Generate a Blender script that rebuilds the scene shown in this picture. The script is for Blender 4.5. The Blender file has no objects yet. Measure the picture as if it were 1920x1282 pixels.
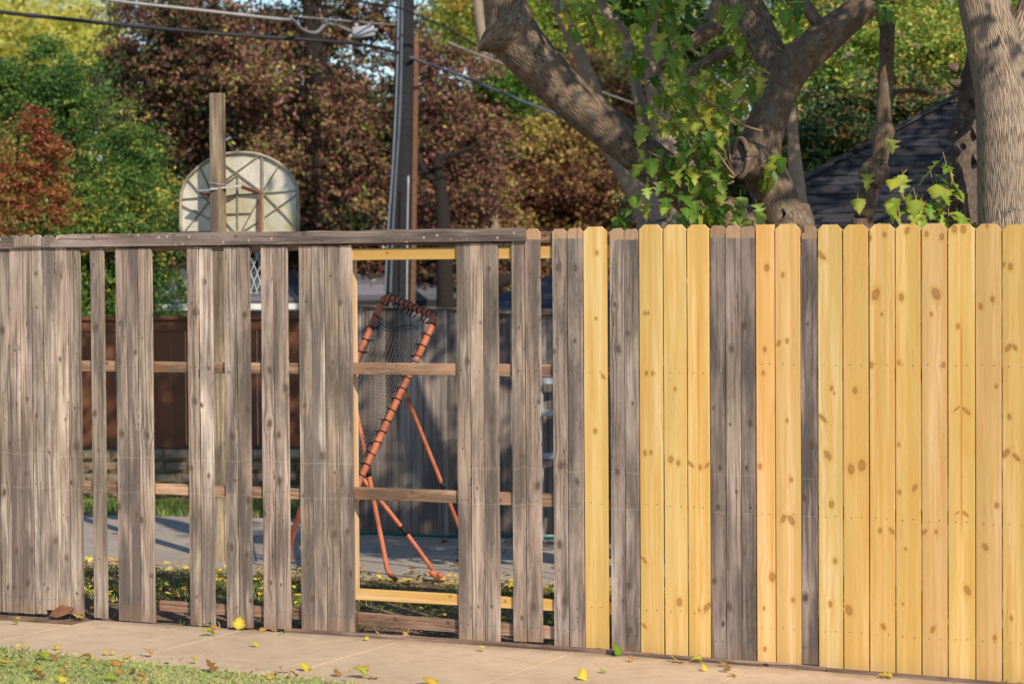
import bpy, math, random
import numpy as np
from mathutils import Vector, Matrix
random.seed(7); rng = np.random.default_rng(7)
S = bpy.context.scene; COL = S.collection
# ------------------------------------------------------------------ camera, light
FP = 4640.0; TH = math.radians(25.3); D0 = 14.28; ROLL = .0065; PITCH = -(641-514)/FP
Fv = Vector((-math.sin(TH)*math.cos(PITCH), math.cos(TH)*math.cos(PITCH), math.sin(PITCH)))
R0 = Vector((math.cos(TH), math.sin(TH), 0)); U0 = R0.cross(Fv)
Rv = R0*math.cos(ROLL)-U0*math.sin(ROLL); Uv = U0*math.cos(ROLL)+R0*math.sin(ROLL)
CAM = Vector((D0*math.sin(TH), -D0*math.cos(TH), 2.11))
cd = bpy.data.cameras.new('camera'); cam = bpy.data.objects.new('camera', cd); COL.objects.link(cam); S.camera = cam
M = Matrix((Rv, Uv, -Fv)).transposed().to_4x4(); M.translation = CAM; cam.matrix_world = M
cd.sensor_width = 36; cd.lens = FP*36/1920; cd.clip_end = 2000
cd.dof.use_dof = True; cd.dof.focus_distance = 15.2; cd.dof.aperture_fstop = 2.5; cd.dof.aperture_blades = 0
SUN_EL = math.radians(34); SUNH = Vector((.78, -.62, 0)).normalized()      # horizontal direction towards the sun
w = bpy.data.worlds.new('World'); S.world = w; w.use_nodes = True
nt = w.node_tree; bg = nt.nodes['Background']; sk = nt.nodes.new('ShaderNodeTexSky'); sk.sky_type = 'NISHITA'
sk.sun_disc = False; sk.sun_elevation = SUN_EL; sk.sun_rotation = math.atan2(SUNH.x, SUNH.y)
sk.air_density = 1.0; sk.dust_density = .15; sk.ozone_density = 2.5
nt.links.new(sk.outputs[0], bg.inputs[0]); bg.inputs[1].default_value = .145
ld = bpy.data.lights.new('sun', 'SUN'); ld.energy = 4.9; ld.angle = math.radians(.53); ld.color = (1, .875, .705)
lo = bpy.data.objects.new('sun', ld); COL.objects.link(lo)
lo.rotation_euler = (-(SUNH*math.cos(SUN_EL)+Vector((0, 0, math.sin(SUN_EL))))).to_track_quat('-Z', 'Y').to_euler()
lo.location = (10, -10, 12)
vs = S.view_settings; vs.view_transform = 'Standard'; vs.look = 'None'; vs.gamma = 1; vs.use_curve_mapping = False; vs.exposure = .12
S.cycles.use_denoising = True; S.cycles.max_bounces = 6; S.cycles.transparent_max_bounces = 8

def ray(px, py): return Fv+Rv*((px-960)/FP)+Uv*((641-py)/FP)
def at(px, py, Z): return CAM+ray(px, py)*Z
def onY(px, py, Y=0.0):
    d = ray(px, py); return CAM+d*((Y-CAM.y)/d.y)
def gz(x): return -.035-.013*min(max(x, 0), 5)
def onG(px, py, dz=0.0):
    z = -.035
    for _ in range(4):
        d = ray(px, py); p = CAM+d*((z+dz-CAM.z)/d.z); z = gz(p.x)
    return p
def onL(px, a, b):                                      # where the sight column px meets the vertical plane through a, b
    d = ray(px, 900); e = (b-a).normalized(); n = Vector((-e.y, e.x, 0)); t = (a-CAM).dot(n)/d.dot(n); return CAM+d*t

# ------------------------------------------------------------------ helpers
WM = {}
def put(o, parent=None, m=None, mat=None, kind=None):
    COL.objects.link(o); m = m or Matrix.Identity(4)
    if parent is not None:
        o.parent = parent; o.matrix_local = WM[parent.name].inverted() @ m
    else: o.matrix_local = m
    WM[o.name] = m.copy()
    if kind: o['kind'] = kind
    return o
def tag(o, label=None, cat=None, group=None, kind=None):
    if label: o['label'] = label
    if cat: o['category'] = cat
    if group: o['group'] = group
    if kind: o['kind'] = kind
    return o
def thing(name, label, cat, loc=(0, 0, 0), group=None):
    o = bpy.data.objects.new(name, None); o.empty_display_size = .2
    put(o, None, Matrix.Translation(Vector(loc))); return tag(o, label, cat, group)
def mesh(name, v, f, mat=None, smooth=False):
    me = bpy.data.meshes.new(name); me.from_pydata([tuple(p) for p in v], [], f)
    if mat: me.materials.append(mat)
    if smooth: me.shade_smooth()
    me.update(); return me
def obj(name, v, f, mat, parent=None, m=None, smooth=False, kind=None):
    return put(bpy.data.objects.new(name, mesh(name, v, f, mat, smooth)), parent, m, kind=kind)
def inst(name, me, m, parent=None, kind=None): return put(bpy.data.objects.new(name, me), parent, m, kind=kind)
BF = [(0, 3, 2, 1), (4, 5, 6, 7), (0, 1, 5, 4), (1, 2, 6, 5), (2, 3, 7, 6), (3, 0, 4, 7)]
def boxv(x0, x1, y0, y1, z0, z1): return [(x0, y0, z0), (x1, y0, z0), (x1, y1, z0), (x0, y1, z0), (x0, y0, z1), (x1, y0, z1), (x1, y1, z1), (x0, y1, z1)]
def join(parts):
    V = []; Fc = []
    for v, f in parts:
        n = len(V); V += [tuple(p) for p in v]; Fc += [tuple(i+n for i in q) for q in f]
    return V, Fc
def prism(outline, t0, t1, axis='y'):                  # outline in (a, b), extruded along Y from t0 to t1
    n = len(outline); v = [(a, t0, b) for a, b in outline]+[(a, t1, b) for a, b in outline]
    f = [tuple(range(n)), tuple(range(2*n-1, n-1, -1))]+[(i, i+n, (i+1) % n+n, (i+1) % n) for i in range(n)]
    return v, f
def frame(z, x=None):                                   # matrix whose Z axis runs along z
    z = z.normalized(); x = (x or Vector((1, 0, 0))); y = z.cross(x)
    if y.length < 1e-4: y = z.cross(Vector((0, 1, 0)))
    y.normalize(); x = y.cross(z); return Matrix((x, y, z)).transposed().to_4x4()
def bar(name, p0, p1, wx, wy, mat, parent, xdir=None, wob=0):     # a timber along local Z from p0 to p1, a little chamfered
    p0, p1 = Vector(p0), Vector(p1); L = (p1-p0).length; m = frame(p1-p0, xdir); m.translation = p0
    c = min(wx, wy)*.08; a, b = wx/2, wy/2
    ring = [(-a+c, -b), (a-c, -b), (a, -b+c), (a, b-c), (a-c, b), (-a+c, b), (-a, b-c), (-a, -b+c)]
    n = max(1, int(L/.3)) if wob else 1; V = []; Fc = []
    for i in range(n+1):
        dx, dy = (random.gauss(0, wob), random.gauss(0, wob)) if wob else (0, 0)
        V += [(x+dx, y+dy, L*i/n) for x, y in ring]
    for i in range(n): Fc += [(i*8+k, i*8+(k+1) % 8, i*8+8+(k+1) % 8, i*8+8+k) for k in range(8)]
    Fc += [tuple(range(7, -1, -1)), tuple(range(n*8, n*8+8))]
    o = obj(name, V, Fc, mat, parent, m); o['tint'] = (1., 1., 1.); return o
def spline(pts, n):                                     # catmull-rom through (Vector, radius)
    out = []; P = [pts[0]]+list(pts)+[pts[-1]]
    for i in range(1, len(P)-2):
        for k in range(n):
            t = k/n; q = []
            for c in range(4):
                g = lambda j: (P[j][0][c] if c < 3 else P[j][1])
                a, b, cc, d = g(i-1), g(i), g(i+1), g(i+2)
                q.append(.5*(2*b+(cc-a)*t+(2*a-5*b+4*cc-d)*t*t+(3*b-a-3*cc+d)*t**3))
            out.append((Vector(q[:3]), max(q[3], .0005)))
    out.append((Vector(pts[-1][0]), pts[-1][1])); return out
def tubes(lines, seg=10, n=4, rough=0, cap=True):       # (verts, faces, uvs) of several tapering tubes
    V = []; Fc = []; UV = []
    for pts in lines:
        sp = spline([(Vector(p), r) for p, r in pts], n); b = len(V); L = 0; prev = None; x = None
        for i, (p, r) in enumerate(sp):
            t = (sp[min(i+1, len(sp)-1)][0]-sp[max(i-1, 0)][0]).normalized()
            if x is None: x = t.orthogonal().normalized()
            x = (x-t*x.dot(t)).normalized(); y = t.cross(x)
            if i: L += (p-sp[i-1][0]).length
            for k in range(seg):
                a = 2*math.pi*k/seg; rr = r*(1+rough*(.5*math.sin(3*a+L*5/r*.1)+.6*math.sin(2*a-L*2.3+b)+random.uniform(-.35, .35)))
                V.append(p+(x*math.cos(a)+y*math.sin(a))*rr); UV.append((k/seg*2*math.pi*pts[0][1], L))
        for i in range(len(sp)-1):
            Fc += [(b+i*seg+k, b+i*seg+(k+1) % seg, b+(i+1)*seg+(k+1) % seg, b+(i+1)*seg+k) for k in range(seg)]
        if cap: Fc += [tuple(b+k for k in range(seg-1, -1, -1)), tuple(b+(len(sp)-1)*seg+k for k in range(seg))]
    return V, Fc, UV
def tube_obj(name, lines, mat, parent=None, seg=10, n=4, rough=0, kind=None):
    V, Fc, UV = tubes(lines, seg, n, rough); me = mesh(name, V, Fc, mat, True)
    uv = me.uv_layers.new(name='bark'); li = np.zeros(len(me.loops), np.int32); me.loops.foreach_get('vertex_index', li)
    a = np.array(UV, np.float32)[li]; uv.data.foreach_set('uv', a.ravel())
    return put(bpy.data.objects.new(name, me), parent, None, kind=kind)
def fastmesh(name, V, nper, mat, tone=None):            # V (n, nper, 3): n separate faces
    n = len(V); me = bpy.data.meshes.new(name); me.vertices.add(n*nper); me.vertices.foreach_set('co', V.astype(np.float32).ravel())
    me.loops.add(n*nper); me.loops.foreach_set('vertex_index', np.arange(n*nper, dtype=np.int32))
    me.polygons.add(n); me.polygons.foreach_set('loop_start', np.arange(0, n*nper, nper, dtype=np.int32))
    me.update(calc_edges=True)
    if tone is not None:
        a = me.attributes.new('tone', 'FLOAT', 'FACE'); a.data.foreach_set('value', tone.astype(np.float32))
    me.materials.append(mat); return me

# ------------------------------------------------------------------ materials
class NT:
    def __init__(s, name):
        s.m = bpy.data.materials.new(name); s.m.use_nodes = True; s.t = s.m.node_tree; s.b = s.t.nodes['Principled BSDF']; s.b.inputs['Specular IOR Level'].default_value = .25
    def n(s, typ, ins=None, **kw):
        nd = s.t.nodes.new('ShaderNode'+typ)
        for k, v in kw.items(): setattr(nd, k, v)
        for k, v in (ins or {}).items(): s.set(nd.inputs[k], v)
        return nd
    def set(s, sock, v):
        if isinstance(v, bpy.types.NodeSocket): s.t.links.new(v, sock)
        elif isinstance(v, bpy.types.Node): s.t.links.new(v.outputs[0], sock)
        else: sock.default_value = v
    def math(s, op, a, b=None, c=None, clamp=False):
        nd = s.n('Math', operation=op, use_clamp=clamp); s.set(nd.inputs[0], a)
        if b is not None: s.set(nd.inputs[1], b)
        if c is not None: s.set(nd.inputs[2], c)
        return nd.outputs[0]
    def mix(s, fac, a, b, mode='MIX'):
        nd = s.n('MixRGB', blend_type=mode); s.set(nd.inputs[0], fac)
        for i, v in ((1, a), (2, b)): s.set(nd.inputs[i], v if not isinstance(v, tuple) or len(v) == 4 else v+(1,))
        return nd.outputs[0]
    def ramp(s, fac, stops, interp='LINEAR'):
        nd = s.n('ValToRGB'); s.set(nd.inputs[0], fac); e = nd.color_ramp.elements; nd.color_ramp.interpolation = interp
        while len(e) < len(stops): e.new(.5)
        for el, (p, c) in zip(e, stops): el.position = p; el.color = (c if isinstance(c, tuple) else (c, c, c))[:3]+(1,)
        return nd.outputs[0]
    def smooth(s, x, a, b):
        nd = s.n('MapRange', interpolation_type='SMOOTHSTEP'); s.set(nd.inputs[0], x); nd.inputs[1].default_value = a; nd.inputs[2].default_value = b; return nd.outputs[0]
    def noise(s, vec, scale, detail=3, rough=.55, dist=0):
        nd = s.n('TexNoise', {'Vector': vec, 'Scale': scale, 'Detail': detail, 'Roughness': rough, 'Distortion': dist}); return nd.outputs['Fac']
    def attr(s, name, typ='OBJECT'): return s.n('Attribute', attribute_type=typ, attribute_name=name)
    def bump(s, h, strength=.4, dist=.002):
        nd = s.n('Bump', {'Height': h, 'Strength': strength, 'Distance': dist}); s.set(s.b.inputs['Normal'], nd); return nd
    def out(s, color, rough=.8): s.set(s.b.inputs['Base Color'], color if not isinstance(color, tuple) else color[:3]+(1,)); s.set(s.b.inputs['Roughness'], rough); return s.m
def plain(name, c, rough=.7, metal=0, var=.15, scale=8):
    s = NT(name); tc = s.n('TexCoord').outputs['Object']; k = s.noise(tc, scale, 5)
    c2 = tuple(v*(1-var*2) for v in c); s.b.inputs['Metallic'].default_value = metal
    s.bump(s.noise(tc, scale*12, 3), .15, .002)
    return s.out(s.mix(s.ramp(k, [(.3, 0.), (.7, 1.)]), c2, c), rough)

def wood(name, old, knots=8):
    s = NT(name); tc = s.n('TexCoord').outputs['Object']; oi = s.n('ObjectInfo').outputs['Random']
    off = s.n('CombineXYZ', {0: s.math('MULTIPLY', oi, 37.), 1: s.math('MULTIPLY', oi, 71.), 2: s.math('MULTIPLY', oi, 113.)})
    sep = s.n('SeparateXYZ', {0: tc}); x, y, z = sep.outputs
    dx = s.math('MULTIPLY', s.math('SUBTRACT', s.noise(s.n('VectorMath', {0: s.n('Mapping', {'Vector': tc, 'Scale': (5, 5, 1.1)}), 1: off}, operation='ADD').outputs[0], 1., 2), .5), .05)
    xw = s.math('ADD', x, dx); mask = None; halo = None; ringd = None
    for i in range(knots):
        a = s.attr('k%d' % i); c = s.n('SeparateXYZ', {0: a.outputs['Vector']}); kx, kz, kr = c.outputs
        r = s.math('MAXIMUM', kr, 1e-4); ddz = s.math('SUBTRACT', z, kz)
        ddx = s.math('ADD', s.math('SUBTRACT', x, kx), s.math('MULTIPLY', a.outputs['Alpha'], ddz))
        d2 = s.math('ADD', s.math('POWER', s.math('DIVIDE', ddx, r), 2.), s.math('POWER', s.math('DIVIDE', ddz, s.math('MULTIPLY', r, 1.45)), 2.))
        h = s.math('EXPONENT', s.math('MULTIPLY', d2, -.13))
        xw = s.math('ADD', xw, s.math('MULTIPLY', s.math('MULTIPLY', ddx, -.75), h))
        mask = d2 if mask is None else s.math('MINIMUM', mask, d2)
    d = s.math('SQRT', mask)
    wob = s.math('ADD', d, s.math('MULTIPLY', s.math('SUBTRACT', s.noise(tc, 90., 3), .5), .5))
    km = s.smooth(wob, 1.08, .8); hal = s.smooth(wob, 2.3, .9)
    v = s.n('VectorMath', {0: s.n('CombineXYZ', {0: xw, 1: y, 2: s.math('MULTIPLY', z, .02)}), 1: off}, operation='ADD').outputs[0]
    g1 = s.noise(v, 75., 2); g2 = s.noise(s.n('VectorMath', {0: s.n('CombineXYZ', {0: xw, 1: y, 2: s.math('MULTIPLY', z, .05)}), 1: off}, operation='ADD').outputs[0], 340., 3)
    v3 = s.n('VectorMath', {0: s.n('Mapping', {'Vector': tc, 'Scale': (9, 9, 1.3)}), 1: off}, operation='ADD').outputs[0]
    blot = s.noise(v3, 1., 5, .6); fine = s.noise(tc, 260., 4, .7)
    tint = s.attr('tint').outputs['Color']; rings = s.noise(s.n('CombineXYZ', {0: s.math('MULTIPLY', wob, 5.)}), 1.3, 1)
    if old:
        b = s.n('VectorMath', {0: s.n('Mapping', {'Vector': tc, 'Scale': (3, 3, .8)}), 1: off}, operation='ADD').outputs[0]
        base = s.ramp(s.noise(b, 1.6, 5, .6), [(.3, (.12, .095, .08)), (.41, (.27, .205, .165)), (.53, (.42, .325, .262)), (.68, (.66, .545, .46))])
        base = s.mix(s.ramp(g1, [(.38, .75), (.5, 0.), (1., 0.)]), base, (.12, .09, .07))
        base = s.mix(s.ramp(g2, [(.34, .75), (.48, 0.), (.54, 0.), (.7, .6)]), base, s.mix(g1, (.07, .055, .045), (.62, .54, .46)))
        base = s.mix(s.ramp(blot, [(.38, .8), (.52, 0.)]), base, (.11, .095, .085))
        sp_ = s.n('TexVoronoi', {'Vector': tc, 'Scale': 17.}).outputs['Distance']; base = s.mix(s.math('MULTIPLY', s.math('MULTIPLY', s.smooth(sp_, .17, .08), s.attr('spot').outputs['Fac']), .85), base, (.8, .62, .5))
        capz = s.attr('cap').outputs['Fac']; cm = s.math('MULTIPLY', s.smooth(s.math('SUBTRACT', z, s.math('ADD', capz, s.math('MULTIPLY', s.math('SUBTRACT', fine, .5), .012))), 0., .004), s.math('GREATER_THAN', capz, .5))
        base = s.mix(cm, base, s.mix(g2, (.24, .14, .075), (.72, .48, .3)))
        pz = s.n('SeparateXYZ', {0: s.n('NewGeometry').outputs['Position']})
        px_, pz_ = pz.outputs[0], pz.outputs[2]
        for zz, fr in ((.985, .9), (.775, .75)):       # scratches that run on from board to board
            n1 = s.noise(s.n('CombineXYZ', {0: s.math('MULTIPLY', px_, 6.), 1: zz, 2: s.math('MULTIPLY', oi, 9.)}), 1., 2)
            l = s.math('ABSOLUTE', s.math('ADD', s.math('SUBTRACT', pz_, zz), s.math('MULTIPLY', s.math('SUBTRACT', n1, .5), .07)))
            base = s.mix(s.math('MULTIPLY', s.math('MULTIPLY', s.smooth(l, .004, .001), s.ramp(fine, [(.4, 0.), (.55, 1.)])), fr*.4), base, (.6, .5, .42))
        kc = s.mix(rings, (.035, .027, .024), (.2, .14, .11)); hc = (.15, .11, .09); hs = .6
        s.bump(s.math('ADD', s.math('MULTIPLY', g2, .8), s.math('ADD', s.math('MULTIPLY', g1, .5), s.math('MULTIPLY', fine, .3))), .8, .004)
    else:
        base = s.mix(s.ramp(blot, [(.3, 0.), (.75, 1.)]), (.6, .375, .115), (.72, .5, .21))
        lowf = s.noise(s.n('VectorMath', {0: s.n('Mapping', {'Vector': tc, 'Scale': (14, 14, .5)}), 1: off}, operation='ADD').outputs[0], 1., 3)
        base = s.mix(s.ramp(lowf, [(.42, .65), (.55, 0.)]), base, (.5, .325, .09)); base = s.mix(s.ramp(lowf, [(.55, 0.), (.68, .6)]), base, (.8, .6, .33))
        base = s.mix(s.smooth(fine, .62, .75), base, (.42, .25, .09))
        base = s.mix(s.ramp(g1, [(.38, .6), (.5, 0.), (1., 0.)]), base, (.6, .315, .075))
        base = s.mix(s.ramp(g2, [(.3, .4), (.5, 0.), (.7, .3)]), base, s.mix(g1, (.5, .27, .07), (.86, .62, .3)))
        st = s.n('SeparateXYZ', {0: s.attr('streak').outputs['Vector']})
        sm = s.math('MULTIPLY', s.smooth(s.math('ABSOLUTE', s.math('SUBTRACT', s.math('ADD', x, s.math('MULTIPLY', dx, .18)), st.outputs[0])), .008, .001), s.math('MULTIPLY', st.outputs[2], s.math('MULTIPLY', s.smooth(z, .7, .9), s.smooth(z, 2.0, 1.8))))
        base = s.mix(sm, base, (.5, .17, .03))
        kc = s.mix(rings, (.17, .07, .018), (.4, .2, .05)); hc = (.55, .3, .07); hs = .55
        s.bump(s.math('ADD', g2, s.math('MULTIPLY', fine, .3)), .15, .002)
    if not old: kc = s.mix(s.math('MULTIPLY', s.smooth(wob, .55, .85), .8), kc, (.11, .045, .015))
    base = s.mix(s.math('MULTIPLY', hal, hs), base, hc); base = s.mix(s.math('MULTIPLY', km, .88 if old else .64), base, kc)
    ck = s.noise(s.n('VectorMath', {0: s.n('CombineXYZ', {0: xw, 1: 0., 2: s.math('MULTIPLY', z, .035)}), 1: off}, operation='ADD').outputs[0], 26., 4, .6)
    ckm = s.math('MULTIPLY', s.smooth(s.math('ABSOLUTE', s.math('SUBTRACT', ck, .5)), .009, .002), s.smooth(s.noise(v3, 1.7, 2), .5, .62))
    base = s.mix(s.math('MULTIPLY', ckm, .85 if old else .4), base, (.03, .022, .018) if old else (.35, .17, .05))
    zz = s.math('ADD', z, s.math('MULTIPLY', blot, .1))
    base = s.mix(s.math('MULTIPLY', s.smooth(zz, .17, .04), .35 if old else .12), base, (.33, .19, .1))
    base = s.mix(1., base, tint, 'MULTIPLY')
    return s.out(base, .85 if old else .62)
OLD = wood('weathered_cedar', True, 5); NEW = wood('new_pine', False, 8)

def leafmat(name, stops, trans=.35, spots=None):
    s = NT(name); tone = s.attr('tone', 'GEOMETRY').outputs['Fac']; c = s.ramp(tone, stops)
    if spots: c = s.mix(s.ramp(s.noise(s.n('TexCoord').outputs['Object'], spots, 3), [(.55, 0.), (.68, .8)]), c, (.16, .09, .02))
    s.out(c, .5); tr = s.n('BsdfTranslucent', {'Color': c}); mx = s.n('MixShader', {0: trans}); s.set(mx.inputs[1], s.b.outputs[0]); s.set(mx.inputs[2], tr)
    s.set(s.t.nodes['Material Output'].inputs[0], mx); return s.m
def leafobj(name, stops, trans=.4, edge=True, rand=True):  # for single leaves: tone from the object, brown margin from the uv
    s = NT(name); c = s.ramp(s.attr('tone').outputs['Fac'], stops)
    uv = s.n('UVMap'); uvs = s.n('SeparateXYZ', {0: uv}); tc = s.n('TexCoord').outputs['Object']
    oi = s.n('ObjectInfo').outputs['Random']; off = s.n('VectorMath', {0: tc, 1: s.n('CombineXYZ', {0: s.math('MULTIPLY', oi, 30.)})}, operation='ADD').outputs[0]
    nz = s.noise(off, 38., 4)
    c = s.mix(s.ramp(s.noise(off, 20., 2), [(.4, 0.), (.65, .5)]), c, s.mix(1., c, (.55, .75, .5), 'MULTIPLY'))
    if edge:
        e = s.math('MULTIPLY', s.smooth(s.math('ADD', uvs.outputs[0], s.math('MULTIPLY', s.math('SUBTRACT', nz, .5), 2.6)), .68, .95), .8)
        c = s.mix(e, c, s.mix(nz, (.13, .055, .012), (.3, .2, .03)))
    vein = s.math('MULTIPLY', s.smooth(uvs.outputs[1], .06, .0), .5); c = s.mix(vein, c, s.mix(.5, c, (.6, .7, .25)))
    s.bump(nz, .3, .004); s.out(c, .42); s.b.inputs['Specular IOR Level'].default_value = .4
    tr = s.n('BsdfTranslucent', {'Color': c}); mx = s.n('MixShader', {0: trans}); s.set(mx.inputs[1], s.b.outputs[0]); s.set(mx.inputs[2], tr)
    s.set(s.t.nodes['Material Output'].inputs[0], mx); return s.m
def barkmat(name, c1, c2, scale=1., depth=.012, lichen=.3):
    s = NT(name); uv = s.n('UVMap', uv_map='bark'); tc = s.n('TexCoord').outputs['Object']
    wv = s.n('VectorMath', {0: uv, 1: s.n('VectorMath', {0: s.n('TexNoise', {'Vector': tc, 'Scale': 5., 'Detail': 3}).outputs['Color'], 'Scale': .045}, operation='SCALE').outputs[0]}, operation='ADD').outputs[0]
    m = s.n('Mapping', {'Vector': wv, 'Scale': (105*scale, 11*scale, 1)})
    vo = s.n('TexVoronoi', {'Vector': m, 'Scale': 1.}, feature='DISTANCE_TO_EDGE', voronoi_dimensions='2D').outputs['Distance']
    m2 = s.n('Mapping', {'Vector': wv, 'Scale': (170*scale, 30*scale, 1)}); n2 = s.noise(m2, 1., 4, .65)
    ridge = s.smooth(vo, 0., .32); big = s.noise(tc, 3.2, 4)
    h = s.math('ADD', s.math('MULTIPLY', ridge, .6), s.math('MULTIPLY', n2, .7))
    c = s.mix(s.ramp(h, [(.3, 0.), (.62, .55), (.95, 1.)]), c1, c2); c = s.mix(s.ramp(big, [(.4, 0.), (.62, .45)]), c, tuple(v*.6 for v in c2))
    c = s.mix(s.ramp(s.noise(tc, 14., 3), [(.52, 0.), (.66, lichen)]), c, (.34, .32, .27))
    s.bump(h, .7, depth); return s.out(c, .9)
BARK = barkmat('mulberry_bark', (.06, .04, .028), (.26, .185, .125), 1., .006)
BARKE = barkmat('ash_bark', (.09, .064, .046), (.47, .36, .265), .6, .01)
BARKS = barkmat('pale_bark', (.22, .16, .115), (.4, .31, .235), 1.4, .004)
BARKM = barkmat('brown_bark', (.06, .042, .03), (.22, .16, .11), 1.2, .008)
BARKD = barkmat('dark_bark', (.012, .01, .009), (.045, .035, .03), 1.2, .01, 0.)
GREEN = leafobj('mulberry_leaf', [(0, (.05, .17, .025)), (.35, (.15, .32, .035)), (.65, (.36, .48, .06)), (1, (.66, .56, .08))])
FALL = leafobj('fallen_leaf_skin', [(0, (.07, .035, .018)), (.25, (.24, .11, .04)), (.45, (.5, .24, .07)), (.62, (.62, .36, .1)), (.8, (.75, .55, .05)), (.9, (.62, .62, .08)), (1, (.16, .32, .02))], .3)
def concrete(name, c, sc=1.):
    s = NT(name); tc = s.n('NewGeometry').outputs['Position']
    a = s.noise(tc, .9*sc, 5, .6); b = s.noise(tc, 240., 4, .7); d = s.noise(tc, 11., 4)
    col = s.mix(s.ramp(a, [(.3, 0.), (.7, 1.)]), tuple(v*.82 for v in c), tuple(min(v*1.08, 1) for v in c))
    col = s.mix(s.ramp(b, [(.3, .4), (.45, 0.), (.58, 0.), (.72, .35)]), col, s.mix(s.ramp(b, [(.49, 0.), (.51, 1.)]), tuple(v*.45 for v in c), tuple(min(v*1.5, 1) for v in c)))
    col = s.mix(s.ramp(d, [(.35, .35), (.5, 0.)]), col, tuple(v*.6 for v in c)); col = s.mix(s.ramp(s.noise(tc, 2.6, 6, .7), [(.5, 0.), (.7, .4)]), col, tuple(v*.62 for v in c))
    col = s.mix(s.smooth(s.noise(tc, 70., 2), .68, .74), col, tuple(v*.4 for v in c))
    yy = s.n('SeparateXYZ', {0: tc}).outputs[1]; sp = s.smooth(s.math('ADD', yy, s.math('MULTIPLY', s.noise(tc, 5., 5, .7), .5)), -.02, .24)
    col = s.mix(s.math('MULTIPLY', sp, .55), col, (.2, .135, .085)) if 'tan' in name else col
    s.bump(s.math('ADD', b, s.math('MULTIPLY', d, .6)), .35, .003); return s.out(col, .9)
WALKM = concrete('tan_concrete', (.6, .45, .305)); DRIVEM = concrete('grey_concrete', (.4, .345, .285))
s = NT('soil'); tc = s.n('NewGeometry').outputs['Position']
c = s.mix(s.ramp(s.noise(tc, 6., 6, .65), [(.35, 0.), (.65, 1.)]), (.14, .088, .052), (.36, .24, .15))
s.bump(s.noise(tc, 45., 6, .7), .9, .03); SOIL = s.out(c, .95)
GRASS = leafmat('grass_blade', [(0, (.15, .3, .05)), (.3, (.34, .54, .11)), (.55, (.62, .7, .22)), (.75, (.85, .76, .38)), (1, (.85, .68, .42))], .4)
GRASSY = leafmat('yard_grass_blade', [(0, (.06, .14, .02)), (.4, (.16, .3, .05)), (.7, (.4, .46, .12)), (1, (.75, .62, .32))], .3)

# ------------------------------------------------------------------ ground, walk, drive
xs = [-260, -60, -20, -10, -5, -2, 0, 1, 2, 3, 4, 5, 10, 20, 60, 260]; ys = [-260, -40, -10, -3, -1.6, 0, 1, 3, 6, 12, 40, 120, 500]
V = [(x, y, gz(x)-.02) for y in ys for x in xs]; nx = len(xs)
obj('ground', V, [(j*nx+i, j*nx+i+1, (j+1)*nx+i+1, (j+1)*nx+i) for j in range(len(ys)-1) for i in range(nx-1)], SOIL, kind='structure')
def slab(name, x0, x1, y0, y1, mat, parent, n=1):
    c = .002; xa = [x0+c, x0+c+.005, x1-.005-c, x1-c]; dz = [-.003, 0, 0, -.003]
    v = []; f = []
    for yy, ez in ((y0, -.1), (y0, -.01), (y0+.012, 0), (y1-.012, 0), (y1, -.01), (y1, -.1)):
        v += [(x, yy, gz(x)+min(ez, 0)+(dd if ez > -.05 else 0)) for x, dd in zip(xa, dz)]
    for j in range(5): f += [(j*4+i, j*4+i+1, j*4+i+5, j*4+i+4) for i in range(3)]
    return obj(name, v, f, mat, parent, smooth=False)
walk = put(bpy.data.objects.new('sidewalk', None), kind='structure'); tag(walk, 'tan concrete footpath running along the foot of the fence')
for k in range(-7, 8):
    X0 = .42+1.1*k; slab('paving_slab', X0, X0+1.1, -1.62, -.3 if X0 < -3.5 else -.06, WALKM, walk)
drive = put(bpy.data.objects.new('driveway', None), kind='structure'); tag(drive, 'shaded grey concrete driveway behind the fence')
def dvs(x): return 2.42+.055*(x+3.9)                    # near edge of the drive
for k in range(-6, 4):
    x0 = k*2.4; x1 = x0+2.385
    for y0, y1 in ((None, 4.6), (4.612, 9.2)):
        v = []
        for x, y in ((x0, y0), (x1, y0), (x1, y1), (x0, y1)):
            far = y; far = min(y, 5.55+.2*(x+7)) if y and y > 5 and x < -3.4 else y
            v.append((x, far if y else dvs(x), gz(x)+.002))
        if y0 and x1 < -12: continue
        v = [(a, b, c-.09) for a, b, c in v]+v
        obj('paving_slab', v, BF, DRIVEM, drive)

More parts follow.
